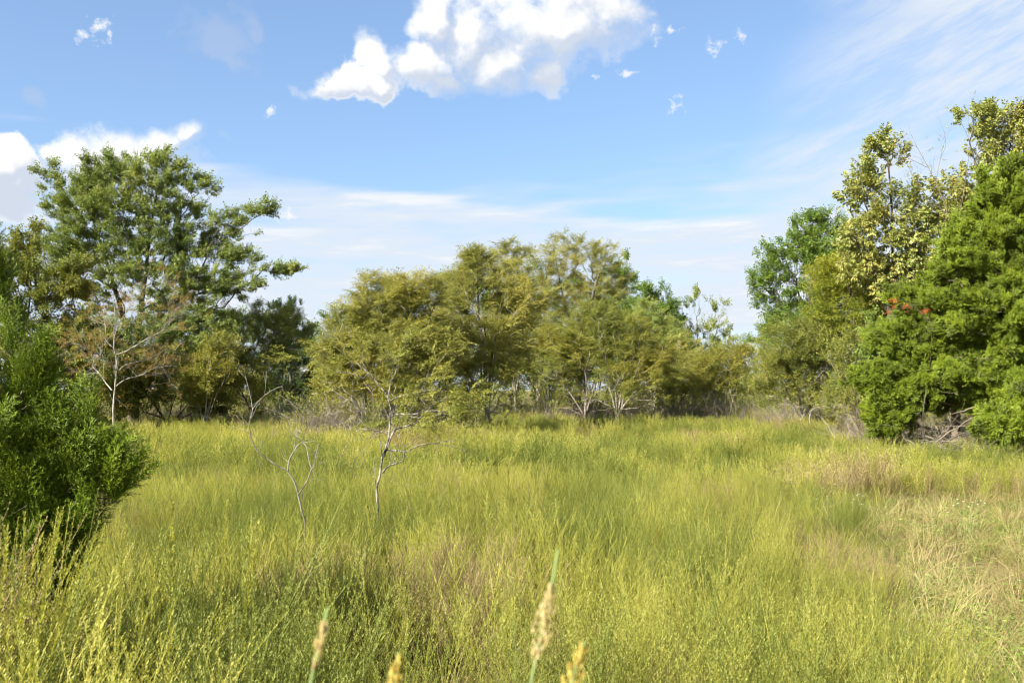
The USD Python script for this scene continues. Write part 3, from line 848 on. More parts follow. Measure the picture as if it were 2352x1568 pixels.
def clump_blades(seed, n=46, height=0.62, width=.0038, bend=.5, rad=.12, low=0.0):
    g = np.random.default_rng(seed)
    s = Soup()
    ph = g.uniform(0, 2 * np.pi, n)
    out = np.stack([np.cos(ph), np.sin(ph), 0 * ph], -1)
    H = height * g.uniform(.45, 1.1, n)
    b = bend * g.uniform(.3, 1.4, n)
    u = np.linspace(0, 1, 6)
    base = out * g.uniform(0, rad, (n, 1)) + g.normal(0, .03, (n, 3)) * [1, 1, 0]
    z = H[:, None] * (u - np.clip(b - .25, 0, 2)[:, None] * .35 * u ** 3)
    pth = base[:, None] + out[:, None] * (b * H)[:, None, None] * (u ** 2)[None, :, None]
    pth[..., 2] += z + low
    pth += np.cumsum(g.normal(0, .008, pth.shape), 1) * (height / .6)
    w = width * g.uniform(.6, 1.3, (n, 1)) * (1 - .85 * u ** 1.6)[None]
    side = norm(np.stack([-out[:, 1], out[:, 0], g.normal(0, .3, n)], -1))
    tint = np.clip(g.uniform(0, .6, (n, 1)) + .4 * u[None], 0, 1)
    ribbons(s, pth, w, side, tint)
    return s


def clump_forb(seed, n=60):
    g = np.random.default_rng(seed)
    s = Soup()
    p = np.stack([g.normal(0, .10, n), g.normal(0, .10, n), np.abs(g.normal(0, .10, n)) + .01], -1)
    d = np.stack([g.normal(0, 1, n), g.normal(0, 1, n), g.uniform(-.1, .7, n)], -1)
    up = np.array([0, 0, 1.0]) + g.normal(0, .4, (n, 3))
    L = g.uniform(.02, .05, n)
    leaves(s, p, d, up, L, L * .42, g.uniform(0, 1, n), .15, .1)
    q = p * [.4, .4, 0]
    ribbons(s, np.stack([q, p], 1), np.full((n, 2), .002), norm(g.normal(0, 1, (n, 3))), np.full((n, 2), .3))
    return s


TRACK = np.array([(2.55, 2.0), (2.95, 5.1), (3.7, 7.5), (4.5, 9.7), (5.3, 12.2), (6.3, 14.0)])


def track_distance(x, y):
    """Distance from the trodden strip's middle, in half widths."""
    p = np.stack([x, y], -1)
    best = np.full(len(p), 99.0)
    for a, b in zip(TRACK[:-1], TRACK[1:]):
        ab = b - a
        t = np.clip(((p - a) @ ab) / (ab @ ab), 0, 1)
        half = 0.66 + 0.045 * np.clip(p[:, 1] - 4, 0, 10)
        best = np.minimum(best, np.linalg.norm(p - a - t[:, None] * ab, axis=1) / half)
    q = np.stack([x * 1.6, y * 1.6, 0 * x], -1)
    return best + (fbm(q, 3, 31) - 0.5) * 1.1


def scatter(seed, bands):
    """bands: (near, far, per square metre)."""
    g = np.random.default_rng(seed)
    out = []
    for a, b, rho in bands:
        half = 0.60 * b + 1.5
        n = int(2 * half * (b - a) * rho)
        x, y = g.uniform(-half, half, n), g.uniform(a, b, n)
        k = np.abs(x) < 0.60 * y + 1.5
        out.append(np.stack([x[k], y[k]], -1))
    return np.vstack(out)


def kinds(xy, plain, scale):
    """Pattern numbers: mostly the plain ones, with drifts of greener and of faded plants."""
    g = np.random.default_rng(9)
    w = wave(xy, scale, 41) + g.normal(0, .07, len(xy))
    k = g.integers(0, plain, len(xy))
    return np.where(w > .56, plain, np.where(w < .28, plain + 1, k))


def plant(name, label, category, protos, looks, xy, seed, scale, tilt=0.12, which=None):
    g = np.random.default_rng(seed)
    n = len(xy)
    q = Rotation.from_euler('zxy', np.stack([g.uniform(0, 2 * np.pi, n), g.normal(0, tilt, n), g.normal(0, tilt, n)], -1)).as_quat()
    pos = np.stack([xy[:, 0], xy[:, 1], ground_z(xy[:, 0], xy[:, 1]) - 0.02], -1)
    instancer('/World/' + name, protos, looks, g.integers(0, len(protos), n) if which is None else which, pos, q, scale, label=label, category=category)


def wave(xy, scale, seed):
    return fbm(np.stack([xy[:, 0] * scale, xy[:, 1] * scale, 0 * xy[:, 0]], -1), 3, seed)


def meadow():
    g = np.random.default_rng(77)
    near = [clump_lespedeza(s, 12, .80, .0125, 150, 11, 15) for s in (1, 2, 3, 4, 8)]
    wide = [clump_lespedeza(s, 13, 0.78, 0.030, 52, 8, 8) for s in (5, 6, 7, 9)]
    xy = scatter(1, [(2.0, 6, 25), (6, 10, 22), (10, 14, 18)])
    t = track_distance(xy[:, 0], xy[:, 1])
    keep = (t > 1.0) & (g.uniform(0, 1, len(xy)) < np.clip(0.25 + 2.6 * (wave(xy, .55, 3) - .28), .2, 1))
    xy, t = xy[keep], t[keep]
    sc = (0.70 + 0.55 * wave(xy, .5, 9)) * np.clip(.62 + .25 * (t - 1), .6, 1) * g.uniform(.8, 1.15, len(xy))
    sc = sc * (1 + .60 * np.clip((4.9 - xy[:, 1]) / .5, 0, 1) * np.clip((-.7 - xy[:, 0]) / .6, 0, 1) * np.clip((xy[:, 1] - 2.2) / .8, 0, 1))
    plant('lespedeza', 'feathery yellow-green meadow plants filling the near field', 'meadow plants', near, ['lespedeza_leaf', 'lespedeza_leaf', 'lespedeza_leaf', 'green_lespedeza', 'faded_lespedeza'], xy, 5, sc, which=kinds(xy, 3, .8))
    xy = scatter(2, [(14, 24, 11), (24, 40, 5.4), (40, 75, 1.8)])
    t = track_distance(xy[:, 0], xy[:, 1])
    keep = (t > 0.9) & (g.uniform(0, 1, len(xy)) < np.clip(0.4 + 2.2 * (wave(xy, .3, 4) - .25), .3, 1))
    xy = xy[keep]
    sc = (0.42 + 0.95 * wave(xy, .35, 8)) * g.uniform(.85, 1.15, len(xy)) * (1 + 0.006 * np.clip(xy[:, 1] - 14, 0, 60))
    plant('far_lespedeza', 'feathery yellow-green meadow plants of the middle and far field', 'meadow plants', wide, ['lespedeza_leaf', 'lespedeza_leaf', 'green_lespedeza', 'faded_lespedeza'], xy, 6, sc, which=kinds(xy, 2, .45))
    xy = scatter(3, [(2.0, 8, 6), (8, 16, 3), (16, 32, 1.6), (32, 75, 1.2)])
    t = track_distance(xy[:, 0], xy[:, 1])
    keep = ((t > 0.75) | (g.uniform(0, 1, len(xy)) < .75)) & (g.uniform(0, 1, len(xy)) < np.clip(0.2 + 2.4 * (wave(xy, .4, 14) - .25), .15, 1))
    xy, t = xy[keep], t[keep]
    sc = (0.65 + 0.5 * wave(xy, .4, 15)) * g.uniform(.75, 1.2, len(xy)) * np.where(t < 1.2, .55, 1)
    plant('wild_grass', 'green and yellowing grass blades between the feathery plants', 'grass', [clump_blades(s) for s in (1, 2, 3)], ['grass_blade'] * 3, xy, 7, sc)
    # straw of last year: thick on the trodden strip, thin elsewhere
    xy = scatter(4, [(2.0, 9, 42), (9, 17, 26)])
    t = track_distance(xy[:, 0], xy[:, 1])
    keep = ((t < 1.35) & (g.uniform(0, 1, len(xy)) < .60)) | (g.uniform(0, 1, len(xy)) < 0.05)
    xy, t = xy[keep], t[keep]
    sc = g.uniform(.7, 1.3, len(xy)) * np.where(t > 1.0, 1.25, 1)
    plant('dry_straw', 'flattened tan straw along the trodden strip at the right', 'straw', [clump_blades(s, 30, .30, .0045, 1.3, .16) for s in (11, 12, 13)], ['straw'] * 3, xy, 8, sc, .3)
    xy = scatter(5, [(2.0, 9, 24), (9, 17, 16)])
    t = track_distance(xy[:, 0], xy[:, 1])
    xy = xy[(t < 1.4) & (g.uniform(0, 1, len(xy)) < np.clip(4 * (wave(xy, .9, 21) - .32), 0, 1))]
    plant('low_herbs', 'small green herbs growing through the straw of the trodden strip', 'herbs', [clump_forb(s) for s in (1, 2)], ['forb_leaf'] * 2, xy, 9, g.uniform(.6, 1.2, len(xy)), .2)
    # dead stalks standing among the green
    xy = scatter(6, [(2.5, 14, .6), (14, 36, 0.5)])
    plant('dry_stalks', 'thin brown dead stalks standing among the green plants', 'dry stalks', [clump_blades(s, 9, .75, .003, .18, .12) for s in (21, 22)], ['brown_stem'] * 2, xy, 10, g.uniform(.7, 1.15, len(xy)))


meadow()


# ------------------------------------------------------------------ undergrowth below the wood
def clump_brush(seed, n=34, size=1.0):
    g = np.random.default_rng(seed)
    s = Soup()
    ch = []
    for k in range(n):
        a, e = g.uniform(0, 2 * np.pi), g.uniform(0.15, 1.2)
        d = np.array([math.cos(a) * math.cos(e), math.sin(a) * math.cos(e), math.sin(e)])
        b = np.array([g.normal(0, .25), g.normal(0, .25), g.uniform(0, .35)])
        L = g.uniform(.5, 1.3) * size
        u = np.linspace(0, 1, 5)[:, None]
        p = b + d * u * L + np.cumsum(g.normal(0, .035, (5, 3)), 0)
        ch.append((p, np.linspace(.007, .002, 5)))
        for j in range(3):
            q = p[g.integers(1, 4)]
            dd = norm(d + g.normal(0, .7, 3))
            ch.append((q + dd * u * L * .4 + np.cumsum(g.normal(0, .02, (5, 3)), 0), np.linspace(.004, .0015, 5)))
    tubes(s, ch, 3, g.uniform(0, 1))
    return s


def undergrowth():
    g = np.random.default_rng(5)
    pts = []
    for (x0, x1, d0, d1, n) in [(150, 700, 34, 50, 170), (700, 1080, 26.5, 34, 150), (700, 1080, 34, 48, 140), (1080, 1700, 36.5, 44, 220), (1080, 1700, 44, 52, 120), (1760, 1990, 34, 48, 130), (1950, 2352, 24.5, 34, 90)]:
        dd = np.sqrt(g.uniform(d0 ** 2, d1 ** 2, n))
        x = (g.uniform(x0, x1, n) - CX) / F * dd
        pts.append(np.stack([x, dd], -1))
    xy = np.vstack(pts)
    plant('undergrowth', 'tangle of grey dead twigs under the trees along the wood edge', 'undergrowth', [clump_brush(s) for s in (1, 2, 3)], ['dead_twig'] * 3, xy, 15, g.uniform(.5, 1.2, len(xy)), .25)
    k = g.uniform(0, 1, len(xy)) < .6
    xy2 = xy[k] + g.normal(0, .5, (k.sum(), 2)) + [0, 1.5]
    leafy = [spray_broad(s, 90, .9, .06, .5, 0, 2.2) for s in (41, 42)]
    n = len(xy2) * 3
    xy3 = np.repeat(xy2, 3, 0) + g.normal(0, .4, (n, 2))
    pos = np.stack([xy3[:, 0], xy3[:, 1], ground_z(xy3[:, 0], xy3[:, 1]) + g.uniform(.1, 1.2, n)], -1)
    instancer('/World/undergrowth_leaves', leafy, ['olive_leaf'] * 2, g.integers(0, 2, n), pos, frames(g.normal(0, 1, (n, 3)) + [0, 0, .8], np.array([0, 0, 1.0]) + g.normal(0, .3, (n, 3))), g.uniform(.7, 1.5, n),
              label='olive leaves of the low bushes under the trees', category='undergrowth')


undergrowth()


# ------------------------------------------------------------------ bare and nearly bare small trees, drawn limb by limb
def hand_tree(name, label, category, limbs, depth, bark, seed, foot_row=None, group=None, twigs=6, twig_len=0.35, leaves_=None, leaf_from=0.0, leaf_n=0, leaf_size=0.6, spread=0.25):
    """limbs: (points in the measuring frame, radius at the start, radius at the end)."""
    g = np.random.default_rng(seed)
    chains = []
    for li, (pts, r0, r1) in enumerate(limbs):
        start = 0.0
        p0 = at(pts[0][0], pts[0][1], depth)
        if li:
            allp = np.vstack([c[0] for c in chains])
            rows = np.array([[q[0] / q[1], q[2] / q[1]] for q in allp]) - [p0[0] / p0[1], (p0[2]) / p0[1]]
            k = int(np.argmin((rows ** 2).sum(1)))
            start = allp[k, 1] - depth
        drift = 0 if li == 0 else g.normal(0, spread) * (1 if len(pts) > 2 else .5)
        P = []
        n = len(pts)
        for j, (x, y) in enumerate(pts):
            P.append(at(x, y, depth + start + drift * j / max(n - 1, 1)))
        P = np.array(P)
        if li == 0:
            base = P[0].copy()
            base[2] = float(ground_z(base[0], base[1])) - 0.05
            if P[0][2] > base[2] + 0.05:
                base[0] += 0.05 * (P[0][0] - P[1][0])
                P = np.vstack([base, P])
        Q = resample(P, max(0.03, np.linalg.norm(P[-1] - P[0]) / 22))
        Q[1:-1] += g.normal(0, 0.15 * r0, Q[1:-1].shape)
        chains.append((Q, np.linspace(r0, r1, len(Q))))
    foot = chains[0][0][0].copy()
    path = thing(name, label, category, foot, group)
    for li, (Q, r) in enumerate(chains):
        s = Soup()
        tubes(s, [(Q - foot, r)], 8 if r[0] > .012 else 6)
        s.write(f'{path}/trunk' if li == 0 else numbered(path, 'branch'), bark, smooth=True)
    tw, tips = [], []
    for li, (Q, r) in enumerate(chains):
        L = np.linalg.norm(np.diff(Q, axis=0), axis=1).sum()
        for _ in range(int(twigs * (L if li else L * .4)) + (2 if li else 0)):
            k = int(len(Q) * g.uniform(.25, 1.0))
            k = min(max(k, 1), len(Q) - 1)
            d = norm(norm(Q[k] - Q[k - 1]) + g.normal(0, .75, 3) + [0, 0, .1])
            T = twig_len * g.uniform(.35, 1.2)
            u = np.linspace(0, 1, 6)[:, None]
            q = Q[k] + d * u * T + np.cumsum(g.normal(0, T * .035, (6, 3)), 0) * u
            tw.append((q - foot, np.linspace(min(r[k] * .55, .006 + .0 * T), .0012, 6)))
            tips.append((q[3:] - foot, d))
            for _2 in range(2):
                m = g.integers(2, 5)
                d2 = norm(d + g.normal(0, .7, 3))
                q2 = q[m] + d2 * u * T * .5 + np.cumsum(g.normal(0, T * .02, (6, 3)), 0) * u
                tw.append((q2 - foot, np.linspace(min(r[k] * .35, .0035), .001, 6)))
                tips.append((q2[3:] - foot, d2))
    if tw:
        s = Soup()
        tubes(s, tw, 3)
        tag(s.write(f'{path}/twigs', bark, smooth=True).GetPrim(), kind='stuff')
    if leaves_ and tips:
        look, spray = leaves_
        pos, dr = [], []
        for _ in range(leaf_n):
            q, d = tips[g.integers(0, len(tips))]
            pos.append(q[g.integers(0, 3)])
            dr.append(d)
        pos, dr = np.array(pos), np.array(dr)
        keep = pos[:, 2] > leaf_from
        pos, dr = pos[keep], norm(dr[keep] * [1, 1, .4] + g.normal(0, .3, (keep.sum(), 3)))
        protos = SPRAYS[spray]
        instancer(f'{path}/leaves', protos, [look] * len(protos), g.integers(0, len(protos), len(pos)), pos, frames(dr, np.array([0, 0, 1.0]) + g.normal(0, .3, pos.shape)), leaf_size * g.uniform(.6, 1.2, len(pos)))
    return path


def crop(ox, oy, k, pts):
    """Pixels of an enlarged crop (origin ox, oy of the 2400-wide photograph, k-fold) as measuring-frame pixels."""
    return [((ox + x / k) * 0.98, (oy + y / k) * 0.98) for x, y in pts]


def c5(*pts):
    return crop(560, 900, 4.611, pts)


def c4(*pts):
    return crop(100, 620, 3.824, pts)


hand_tree('white_stemmed_sapling', 'slender crooked sapling with white mottled stem standing in the grass', 'sapling', [
    (c5((1500, 1300), (1492, 1200), (1485, 1130), (1530, 960), (1540, 860), (1552, 780), (1620, 600), (1632, 400), (1642, 250), (1610, 150), (1520, 20), (1400, -120), (1260, -240)), .0155, .005),
    (c5((1552, 790), (1600, 690), (1650, 560), (1690, 490), (1780, 465), (2000, 385), (2150, 330), (2300, 240)), .012, .003),
    (c5((1552, 955), (1640, 870), (1720, 850), (1780, 810), (1790, 730)), .009, .004),
    (c5((1590, 710), (1700, 718), (1820, 728), (1870, 695), (1950, 660), (2110, 640), (2250, 610)), .008, .003),
    (c5((1645, 345), (1760, 322), (1880, 325), (2060, 290), (2230, 300)), .008, .002),
    (c5((1640, 180), (1760, 125), (1850, 108), (2000, 75), (2200, 20)), .007, .002),
    (c5((1630, 540), (1520, 508), (1400, 490), (1330, 490), (1260, 515), (1200, 470), (1150, 460)), .006, .002),
    (c5((1632, 865), (1636, 770), (1640, 690)), .003, .0015),
    (c5((1610, 150), (1640, 0), (1700, -150), (1720, -300)), .008, .002),
    (c5((1400, -120), (1330, -60), (1200, -120), (1050, -140)), .006, .002),
], 9.5, 'pale_bark', 301, twigs=6, twig_len=.45, leaves_=('olive_leaf', 'pinnate'), leaf_from=1.38, leaf_n=420, leaf_size=.42)
hand_tree('dead_sapling', 'thin forked sapling with bare bowed limbs, left of the white-stemmed one', 'sapling', [
    (c5((715, 1480), (690, 1400), (668, 1310), (640, 1200)), .0095, .008),
    (c5((640, 1200), (605, 1070), (560, 990), (530, 940), (535, 860), (555, 790), (600, 715), (640, 655), (680, 635), (720, 655), (745, 760), (765, 860), (780, 920)), .0075, .004),
    (c5((640, 1195), (690, 1120), (745, 1030), (780, 925), (820, 870), (818, 760), (800, 700)), .0065, .002),
    (c5((530, 935), (450, 900), (380, 860), (290, 790), (210, 735), (150, 630), (122, 540), (112, 450), (125, 370), (150, 275), (130, 160), (100, 30), (70, -90)), .0065, .003),
    (c5((150, 275), (190, 215), (270, 130), (370, 60), (470, 20)), .0045, .0015),
    (c5((122, 545), (70, 505), (20, 490), (-60, 470)), .003, .0012),
    (c5((535, 840), (505, 820), (470, 795)), .003, .001),
    (c5((690, 630), (640, 600), (600, 555), (500, 480)), .004, .0015),
    (c5((680, 632), (640, 570), (605, 540), (595, 450)), .003, .0012),
    (c5((690, 628), (780, 620), (825, 608), (830, 560)), .0025, .001),
    (c5((820, 870), (850, 680), (900, 560), (940, 450)), .003, .001),
    (c5((670, 620), (700, 540), (745, 470)), .0025, .001),
    (c5((200, 720), (240, 640), (310, 590)), .0025, .001),
], 8.6, 'grey_bark', 302, twigs=5, twig_len=.22, leaves_=('olive_leaf', 'small'), leaf_from=1.5, leaf_n=26, leaf_size=.35)
hand_tree('bleached_tree', 'nearly leafless pale-limbed tree in front of the largest tree', 'tree', [
    (c4((636, 1330), (635, 1250), (648, 1080), (662, 950), (660, 820), (642, 750), (640, 640), (650, 500), (645, 400), (660, 330)), 0.0374, 0.0086),
    (c4((622, 1125), (560, 1050), (505, 970), (452, 912), (462, 820)), 0.0216, 0.0072),
    (c4((655, 945), (590, 880), (520, 820), (440, 780), (370, 735), (300, 690), (250, 640)), 0.0202, 0.0043),
    (c4((520, 820), (513, 745), (560, 690)), 0.0086, 0.0029),
    (c4((636, 745), (562, 650), (570, 535), (592, 488)), 0.0144, 0.0050),
    (c4((572, 540), (500, 515), (400, 480)), 0.0072, 0.0022),
    (c4((645, 650), (680, 540), (730, 460), (800, 350), (870, 250), (940, 160)), 0.0130, 0.0036),
    (c4((660, 805), (750, 775), (850, 715), (950, 655), (1050, 605), (1110, 560), (1160, 490), (1280, 430)), 0.0187, 0.0043),
    (c4((685, 945), (760, 890), (870, 870), (980, 830), (1100, 760)), 0.0130, 0.0036),
    (c4((658, 1090), (740, 1030), (880, 990), (1000, 930), (1200, 905)), 0.0158, 0.0036),
    (c4((880, 990), (1000, 992), (1110, 1005)), 0.0086, 0.0029),
    (c4((700, 825), (760, 890)), 0.0072, 0.0029),
    (c4((1160, 490), (1150, 430), (1110, 380)), 0.0072, 0.0029),
    (c4((500, 970), (420, 975), (330, 990)), 0.0065, 0.0022),
], 29.0, 'silver_bark', 303, twigs=9, twig_len=.85, leaves_=('rust_leaf', 'small'), leaf_from=1.0, leaf_n=420, leaf_size=.8, spread=.6)


def c2b(*pts):
    return crop(1700, 680, 4.355, pts)


hand_tree('bleached_branch', 'white forked low limb at the grass edge below the olive shrub', 'branch', [
    (c2b((862, 1320), (864, 1250), (900, 1210), (935, 1195), (1060, 1205), (1180, 1185), (1330, 1175)), .019, .006),
    (c2b((864, 1255), (830, 1215), (800, 1190), (690, 1200)), .011, .004),
], 31.0, 'silver_bark', 304, twigs=5, twig_len=.5)
hand_tree('bare_sapling', 'bare thin stems reaching into the sky between the two persimmons', 'sapling', [
    ([(2215, 900), (2205, 700), (2190, 560), (2170, 470), (2140, 400), (2110, 345), (2092, 308)], .035, .004),
    ([(2175, 490), (2120, 440), (2085, 380), (2070, 330)], .014, .003),
    ([(2150, 420), (2160, 365), (2172, 330), (2168, 300)], .010, .003),
    ([(2190, 560), (2215, 430), (2226, 330), (2224, 262)], .012, .003),
    ([(2130, 385), (2090, 365), (2050, 352)], .008, .002),
], 30.0, 'brown_bark', 305, twigs=5, twig_len=.6, leaves_=('persimmon_leaf', 'small'), leaf_from=5.5, leaf_n=40, leaf_size=.6)
hand_tree('red_leaved_vine', 'dark climbing stem with sprigs of orange-red leaves left of the cedar', 'vine', [
    ([(2120, 960), (2135, 850), (2140, 760), (2125, 710), (2105, 690)], .011, .006),
    ([(2135, 745), (2100, 705), (2070, 688), (2055, 690)], .010, .004),
    ([(2105, 700), (2060, 708), (2025, 704)], .008, .003),
], 23.2, 'dark_bark', 306, twigs=0.8, twig_len=.2, leaves_=('red_leaf', 'small'), leaf_from=3.2, leaf_n=26, leaf_size=.5)
tree('leafy_vine', 'pale green broad-leaved vine draped on a stub left of the bright cedar', 'persimmon', 2003, 24.5,
     [(2000, 750, 18, 30), (2006, 800, 24, 42)], 90, 71, look='forb_leaf', base_r=0.04, category='vine', part='leaves', per=1.5, size=0.8, branches=2)
tree('cedar_shrub', 'small bright green bush at the right border of the grass', 'cedar', 2335, 21.5,
     [(2330, 960, 50, 34), (2300, 985, 40, 24), (2350, 915, 30, 30)], 160, 72, base_r=0.02, category='shrub', part='foliage', branches=2)


def brush_pile():
    g = np.random.default_rng(8)
    o = at(2215, 1000, 22.0)
    o[2] = float(ground_z(o[0], o[1]))
    path = thing('brush_pile', 'heap of dead brown branches under the bright cedar at the right', 'brush pile', o)
    small = []
    for k in range(230):
        a, e = g.uniform(0, 2 * np.pi), g.normal(.18, .32)
        d = np.array([math.cos(a) * math.cos(e), math.sin(a) * math.cos(e) * .6, math.sin(e)])
        L = g.uniform(.5, 1.7)
        b = np.array([g.normal(0, .62), g.normal(0, .4), 0])
        b[2] = abs(g.normal(0, .45)) * math.exp(-(b[0] / 1.1) ** 2) + .12
        u = np.linspace(-.5, .5, 6)[:, None]
        q = b + d * u * L + np.cumsum(g.normal(0, .03, (6, 3)), 0)
        q[:, 2] = np.maximum(q[:, 2], .03)
        r = g.uniform(.004, .014)
        if k < 14:
            s = Soup()
            tubes(s, [(q, np.linspace(.018, .008, 6))], 5, g.uniform(.3, 1))
            s.write(numbered(path, 'branch'), 'dead_twig', smooth=True)
        else:
            small.append((q, np.linspace(r, r * .4, 6), g.uniform(0, .8)))
            for j in range(2):
                d2 = norm(d + g.normal(0, .6, 3))
                v = np.linspace(0, 1, 5)[:, None]
                small.append((q[g.integers(1, 5)] + d2 * v * L * .35 + np.cumsum(g.normal(0, .02, (5, 3)), 0), np.linspace(r * .5, .0015, 5), g.uniform(0, .8)))
    s = Soup()
    for q, r, t in small:
        tubes(s, [(q, r)], 3, t)
    tag(s.write(f'{path}/twigs', 'dead_twig').GetPrim(), kind='stuff')


brush_pile()


# ------------------------------------------------------------------ single plants in the near grass
def lespedeza_stem(x, y, depth, seed, label, lean=0.06, fat=1.0):
    g = np.random.default_rng(seed)
    tip = at(x, y, depth)
    foot = tip.copy()
    foot[0] -= lean * tip[2]
    foot[1] += g.normal(0, .06)
    foot[2] = float(ground_z(foot[0], foot[1])) - .02
    path = thing('lespedeza_stem', label, 'plant', foot, None)
    V = tip - foot

    def axis(u):
        u = np.asarray(u, float)[:, None]
        return V * u + np.array([-lean * .25, 0, 0]) * np.sin(np.pi * u) * V[2]
    s = Soup()
    tubes(s, [(axis(np.linspace(0, 1, 9)), np.linspace(.0035, .001, 9))], 5, .4)
    s.write(f'{path}/stem', 'lespedeza_leaf', smooth=True)
    s = Soup()
    n = int(300 * V[2])
    u = g.uniform(.25, 1.0, n) ** .75
    a = g.uniform(0, 2 * np.pi, n)
    out = np.stack([np.cos(a), np.sin(a), 0 * a], -1)
    d = out * g.uniform(.55, 1.0, (n, 1)) + [0, 0, 1.0]
    L = .024 * fat * g.uniform(.6, 1.25, n) * (1.15 - .45 * u)
    leaves(s, axis(u), d, np.array([0, 0, .8]) - out + g.normal(0, .3, (n, 3)), L, L * .30, np.clip(.30 + .5 * u + g.uniform(-.2, .2, n), 0, 1), .12)
    s.write(f'{path}/leaves', 'lespedeza_leaf')


for i, (x, y, dp, ln, ft, lb) in enumerate([
        (18, 1212, 3.1, .05, 1.0, 'leafy stem at the left border against the dark juniper'),
        (56, 1176, 3.2, -.02, .8, 'brownish thin stem against the juniper, second from the left border'),
        (140, 1180, 3.1, .10, 1.25, 'pale thick leafy stem against the dark foot of the juniper'),
        (222, 1225, 3.2, .22, 1.0, 'leafy stem leaning right against the juniper foot'),
        (286, 1182, 3.5, .02, .8, 'thin upright stem just right of the juniper foot'),
        (395, 1150, 3.6, .01, 1.35, 'tall stout yellow-green stem right of the juniper'),
        (448, 1205, 3.7, -.06, 1.0, 'short leafy stem beside the tall stout one'),
        (520, 1150, 4.0, .02, 1.0, 'tall branched leafy stem left of the dead sapling'),
        (592, 1200, 4.0, .08, 1.3, 'bushy leafy stem below the dead sapling'),
        (96, 1228, 3.2, .14, 1.0, 'leafy stem between the pale thick one and the left border')]):
    lespedeza_stem(x, y, dp, 500 + i, lb, ln, ft)


def seed_stalk(pts, depth, head, n, wide, look, seed, label, r=.0013, size=.0075):
    """A tall grass stalk right in front of the camera; head: (from, to) along the shown path."""
    g = np.random.default_rng(seed)
    P = np.array([at(x, y, depth) for x, y in pts])
    d0 = P[0] - P[1]
    foot = P[0] + norm(d0 * [.6, .6, 1]) * 1.0
    foot = P[0] + (foot - P[0]) * (P[0][2] / max(P[0][2] - foot[2], .1))
    foot[2] = 0.0
    Q = resample(np.vstack([foot, (foot + P[0]) / 2 + [0, .01, 0], P]), .03)
    path = thing('grass_seed_stalk', label, 'grass stalk', foot, None)
    s = Soup()
    tubes(s, [(Q - foot, np.linspace(r * 1.9, r * .9, len(Q)))], 6, .5)
    s.write(f'{path}/stem', 'green_stem', smooth=True)
    R = resample(P, .004) - foot
    a, b = int(head[0] * (len(R) - 1)), int(head[1] * (len(R) - 1))
    u = g.uniform(0, 1, n)
    k = (a + u * (b - a)).astype(int)
    ax = norm(R[np.minimum(k + 1, len(R) - 1)] - R[np.maximum(k - 1, 0)])
    ph = g.uniform(0, 2 * np.pi, n)
    out = np.stack([np.cos(ph), np.sin(ph), 0 * ph], -1)
    w = wide * np.sin(np.pi * np.clip(.12 + .85 * u, 0, 1)) * g.uniform(.2, 1, n)
    p = R[k] + out * w[:, None]
    s = Soup()
    L = size * g.uniform(.7, 1.3, n)
    leaves(s, p, ax * 1.6 + out * .55, out + g.normal(0, .3, (n, 3)), L, L * .34, g.uniform(0, 1, n), .3)
    leaves(s, p, ax * 1.6 + out * .45, -out, L * .9, L * .3, g.uniform(0, 1, n), .3)
    ribbons(s, np.stack([R[np.maximum(k - 3, 0)], p], 1), np.full((n, 2), .0004), norm(g.normal(0, 1, (n, 3))), np.full((n, 2), .2))
    s.write(f'{path}/seed_head', look)
    return path


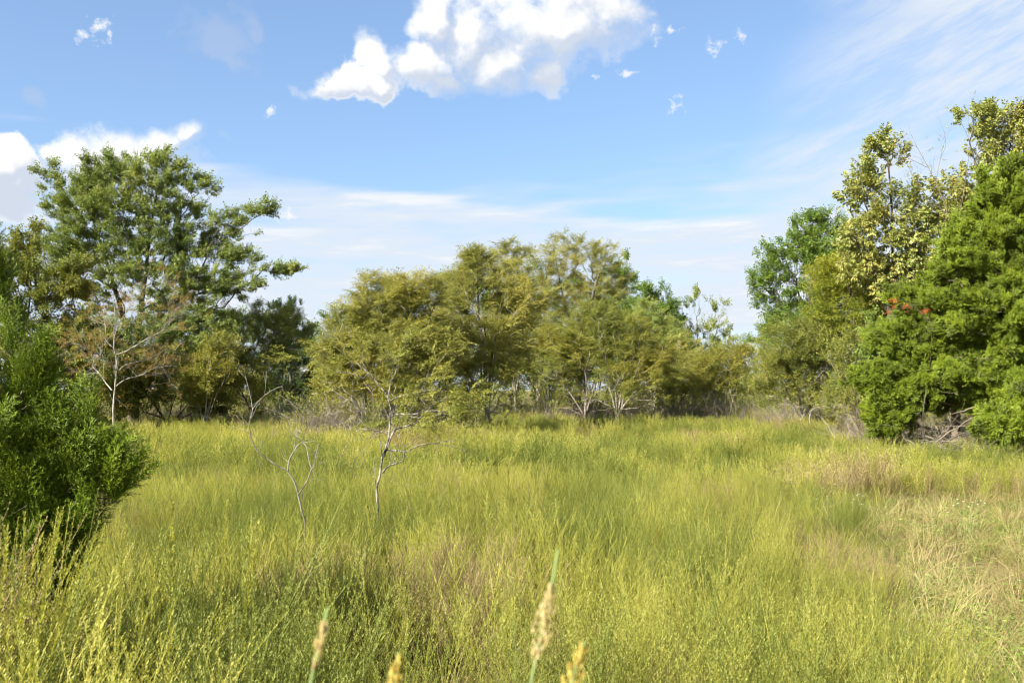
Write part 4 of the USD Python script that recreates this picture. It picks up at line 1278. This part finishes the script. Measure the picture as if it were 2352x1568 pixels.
seed_stalk([(1205, 1640), (1232, 1510), (1255, 1400), (1272, 1320), (1282, 1262)], 1.0, (.36, .80), 120, .010, 'seed_husk', 601, 'tallest out-of-focus grass stalk with feathery straw seed head, bottom centre')
seed_stalk([(700, 1640), (715, 1560), (732, 1490), (745, 1432), (752, 1395)], .95, (.42, .86), 48, .0035, 'seed_husk', 602, 'slender blurred grass stalk with closed straw seed head, left of centre', size=.009, r=.0016)
seed_stalk([(900, 1640), (903, 1580), (910, 1530), (914, 1500)], .90, (.30, .98), 34, .0045, 'golden_husk', 603, 'short golden blurred seed head barely entering the bottom edge', size=.009)
seed_stalk([(1290, 1660), (1305, 1590), (1325, 1530), (1342, 1475)], .90, (.25, .98), 70, .010, 'golden_husk', 604, 'golden blurred seed head right beside the tallest grass stalk', size=.008)


def flower_clump(x, y, depth, seed, label, n=26, height=.42, rad=.22):
    g = np.random.default_rng(seed)
    tip = at(x, y, depth)
    foot = np.array([tip[0], tip[1], float(ground_z(tip[0], tip[1]))])
    H = max(.25, tip[2] - foot[2])
    path = thing('white_wildflower', label, 'wildflower', foot, 'white wildflowers in the open strip')
    q = np.stack([g.normal(0, rad, n), g.normal(0, rad * .6, n), H * g.uniform(.75, 1.1, n)], -1)
    s = Soup()
    tubes(s, [(np.array([[a * .2, b * .2, 0], [a * .6, b * .6, c * .6], [a, b, c]]), np.array([.003, .002, .0012])) for a, b, c in q], 3, .4)
    s.write(f'{path}/stems', 'green_stem')
    s = Soup()
    for p in q:
        m = 7
        a = np.arange(m) * 2 * np.pi / m + g.uniform(0, 1)
        d = np.stack([np.cos(a), np.sin(a), np.full(m, .5)], -1)
        leaves(s, np.repeat(p[None], m, 0), d, np.array([0, 0, 1.0]), np.full(m, .017), np.full(m, .011), g.uniform(0, 1, m), .1)
    tag(s.write(f'{path}/flowers', 'petal').GetPrim(), kind='stuff')
    s = Soup()
    k = 60
    p = np.stack([g.normal(0, rad * .7, k), g.normal(0, rad * .5, k), g.uniform(.05, H * .8, k)], -1)
    L = g.uniform(.02, .05, k)
    leaves(s, p, g.normal(0, 1, (k, 3)), np.array([0, 0, 1.0]) + g.normal(0, .3, (k, 3)), L, L * .35, g.uniform(0, 1, k), .1)
    s.write(f'{path}/leaves', 'forb_leaf')


flower_clump(1935, 1135, 12.0, 701, 'white-flowered clump left in the strip, nearest to the meadow middle', 11)
flower_clump(1862, 1105, 13.0, 702, 'faint small white-flowered clump farthest left of the three', 8)
flower_clump(2222, 1152, 11.5, 703, 'white-flowered clump at the right below the brush pile', 11)
